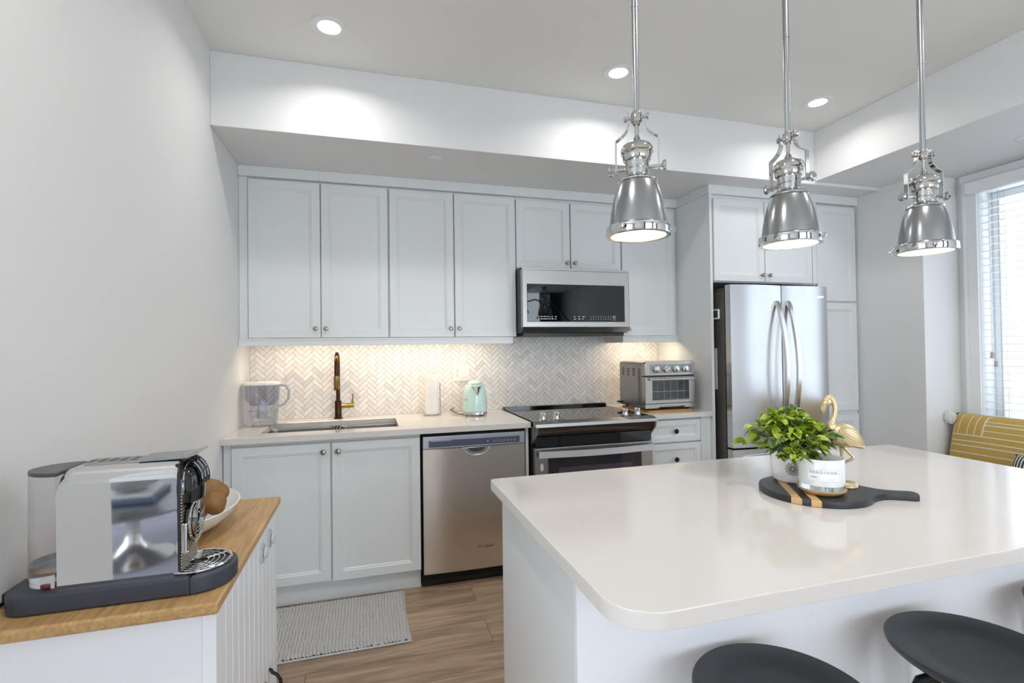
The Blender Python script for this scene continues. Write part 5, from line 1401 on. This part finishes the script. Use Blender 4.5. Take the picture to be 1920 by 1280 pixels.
o = bpy.data.objects.new('cover', me); COL.objects.link(o); o.parent = t; RM[o.name] = RM[t.name]
tb = bmesh.new(); bmesh.ops.create_icosphere(tb, subdivisions=4, radius=0.034)
for v in tb.verts:
    n = noise.noise(v.co*60)*0.18+noise.noise(v.co*160)*0.12; v.co = Vector((v.co.x*0.9, v.co.y*1.0, v.co.z*1.25))*(1+n)
MB().merge(tb).out('pompom', M_pom, t, local=True, M=Matrix.Translation((-0.020, 0.530, 0.150)))
t = thing('striped_pillow', 'black and white striped pillow in front of the yellow pillow, under the window', 'pillow', (3.40, 1.62, 0.605))
bm = cushion(0.56, 0.20, 0.14, 40, 20); bm.transform(Matrix.Rotation(R(22), 4, 'Y'))
me = bpy.data.meshes.new('cover'); bm.to_mesh(me); bm.free(); me.materials.append(M_stripe)
for p in me.polygons: p.use_smooth = True
o = bpy.data.objects.new('cover', me); COL.objects.link(o); o.parent = t; RM[o.name] = RM[t.name]

# outside the window: the house across the way
t = thing('neighbour_house', 'pale building with small windows seen through the blind', 'building', (9.0, 3.5, -3))
MB().box(9.0, 10.0, -12, 16, -3.0, 11.0).out('wall', M_facade, t)
for y in (1.2, 3.4, 5.4, 7.6):
    for z in (0.2, 2.4, 4.6):
        f = MB(); f.box(8.93, 9.0, y-0.5, y+0.5, z-0.75, z+0.75); f = f.out('window', M_trim, t)
        MB().box(8.915, 8.93, y-0.43, y-0.03, z-0.68, z+0.68).box(8.915, 8.93, y+0.03, y+0.43, z-0.68, z+0.68).out('pane', M_facwin, f)
for z in (-0.9, 1.3, 3.5): MB().box(8.95, 9.0, -12, 16, z, z+0.08).out('ledge', M_facade, t)

# ================================================================ ROOM BEHIND THE CAMERA (seen in chrome and glass)
t = thing('tulip_table', 'low round tulip table with metal pedestal, reflected in the coffee machine', 'table', (-1.33, -1.10, 0.0105))
MB().lathe([(0.0, 0.0), (0.21, 0.0), (0.21, 0.006), (0.17, 0.02), (0.09, 0.05), (0.045, 0.10), (0.035, 0.18), (0.04, 0.26), (0.07, 0.315), (0.10, 0.33), (0.0, 0.33)], 40).out('pedestal', M_steel, t, local=True)
MB().lathe([(0.0, 0.3305), (0.38, 0.333), (0.41, 0.345), (0.41, 0.355), (0.0, 0.355)], 48).out('tabletop', M_shade, t, local=True)
o = MB().box(-1.53, -1.18, -1.25, -0.98, 0.366, 0.392, 0.003).out('book', M_facwin); tag(o, 'large grey book lying on the tulip table', 'book', 'books on the tulip table')
o = MB().box(-1.50, -1.20, -1.23, -1.00, 0.3925, 0.415, 0.003).out('book', M_ceramic); tag(o, 'white book on the tulip table under the bowl', 'book', 'books on the tulip table')
o = MB().lathe([(0.0, 0.0), (0.07, 0.0), (0.13, 0.03), (0.18, 0.10), (0.19, 0.13), (0.185, 0.13), (0.12, 0.035), (0.0, 0.012)], 40, lz(-1.34, -1.11, 0.4155)).out('bowl', M_ceramic); tag(o, 'white bowl on the books of the tulip table', 'bowl')
o = MB().box(-3.2, -0.35, -2.5, 0.30, 0.0005, 0.010, 0.003).out('area_rug', M_rugd); tag(o, 'pale mottled rug under the tulip table', 'rug')
def curtain(x0, x1, y, label):
    m = MB(); n = 60
    P = [(x0+(x1-x0)*i/n, y+0.03*math.sin(i*1.05)) for i in range(n+1)]; Q = [(x, yy+0.006) for x, yy in reversed(P)]
    m.prism(P+Q, 0.02, 2.56)
    o = m.out('curtain', M_curtain); tag(o, label, 'curtain', 'curtains at the rear windows')
curtain(1.95, 2.45, -3.22, 'grey curtain before the middle of the rear window')
curtain(3.25, 3.68, -3.22, 'grey curtain right of the window behind the camera, seen in the microwave door')
curtain(-0.15, 0.30, -3.22, 'grey curtain at the dining side of the rear window')
t = thing('arc_lamp', 'black arc floor lamp behind the camera, reflected in the microwave', 'floor lamp', (3.35, -1.6, 0))
MB().lathe([(0.0, 0.0), (0.17, 0.0), (0.17, 0.03), (0.0, 0.035)], 32).out('base', M_arc, t, local=True)
MB().tube([(0, 0, 0.03), (0, 0, 0.9), (-0.02, 0, 1.3), (-0.15, 0, 1.75), (-0.42, 0, 2.02), (-0.75, 0, 2.1), (-1.0, 0, 2.02)], 0.012, 10).out('arm', M_arc, t, local=True)
MB().lathe([(0.03, 0.14), (0.10, 0.10), (0.15, 0.0), (0.145, 0.0), (0.095, 0.095), (0.03, 0.135)], 32, lz(-1.0, 0, 1.88), closed=True).out('lamp_shade', M_arc, t, local=True)
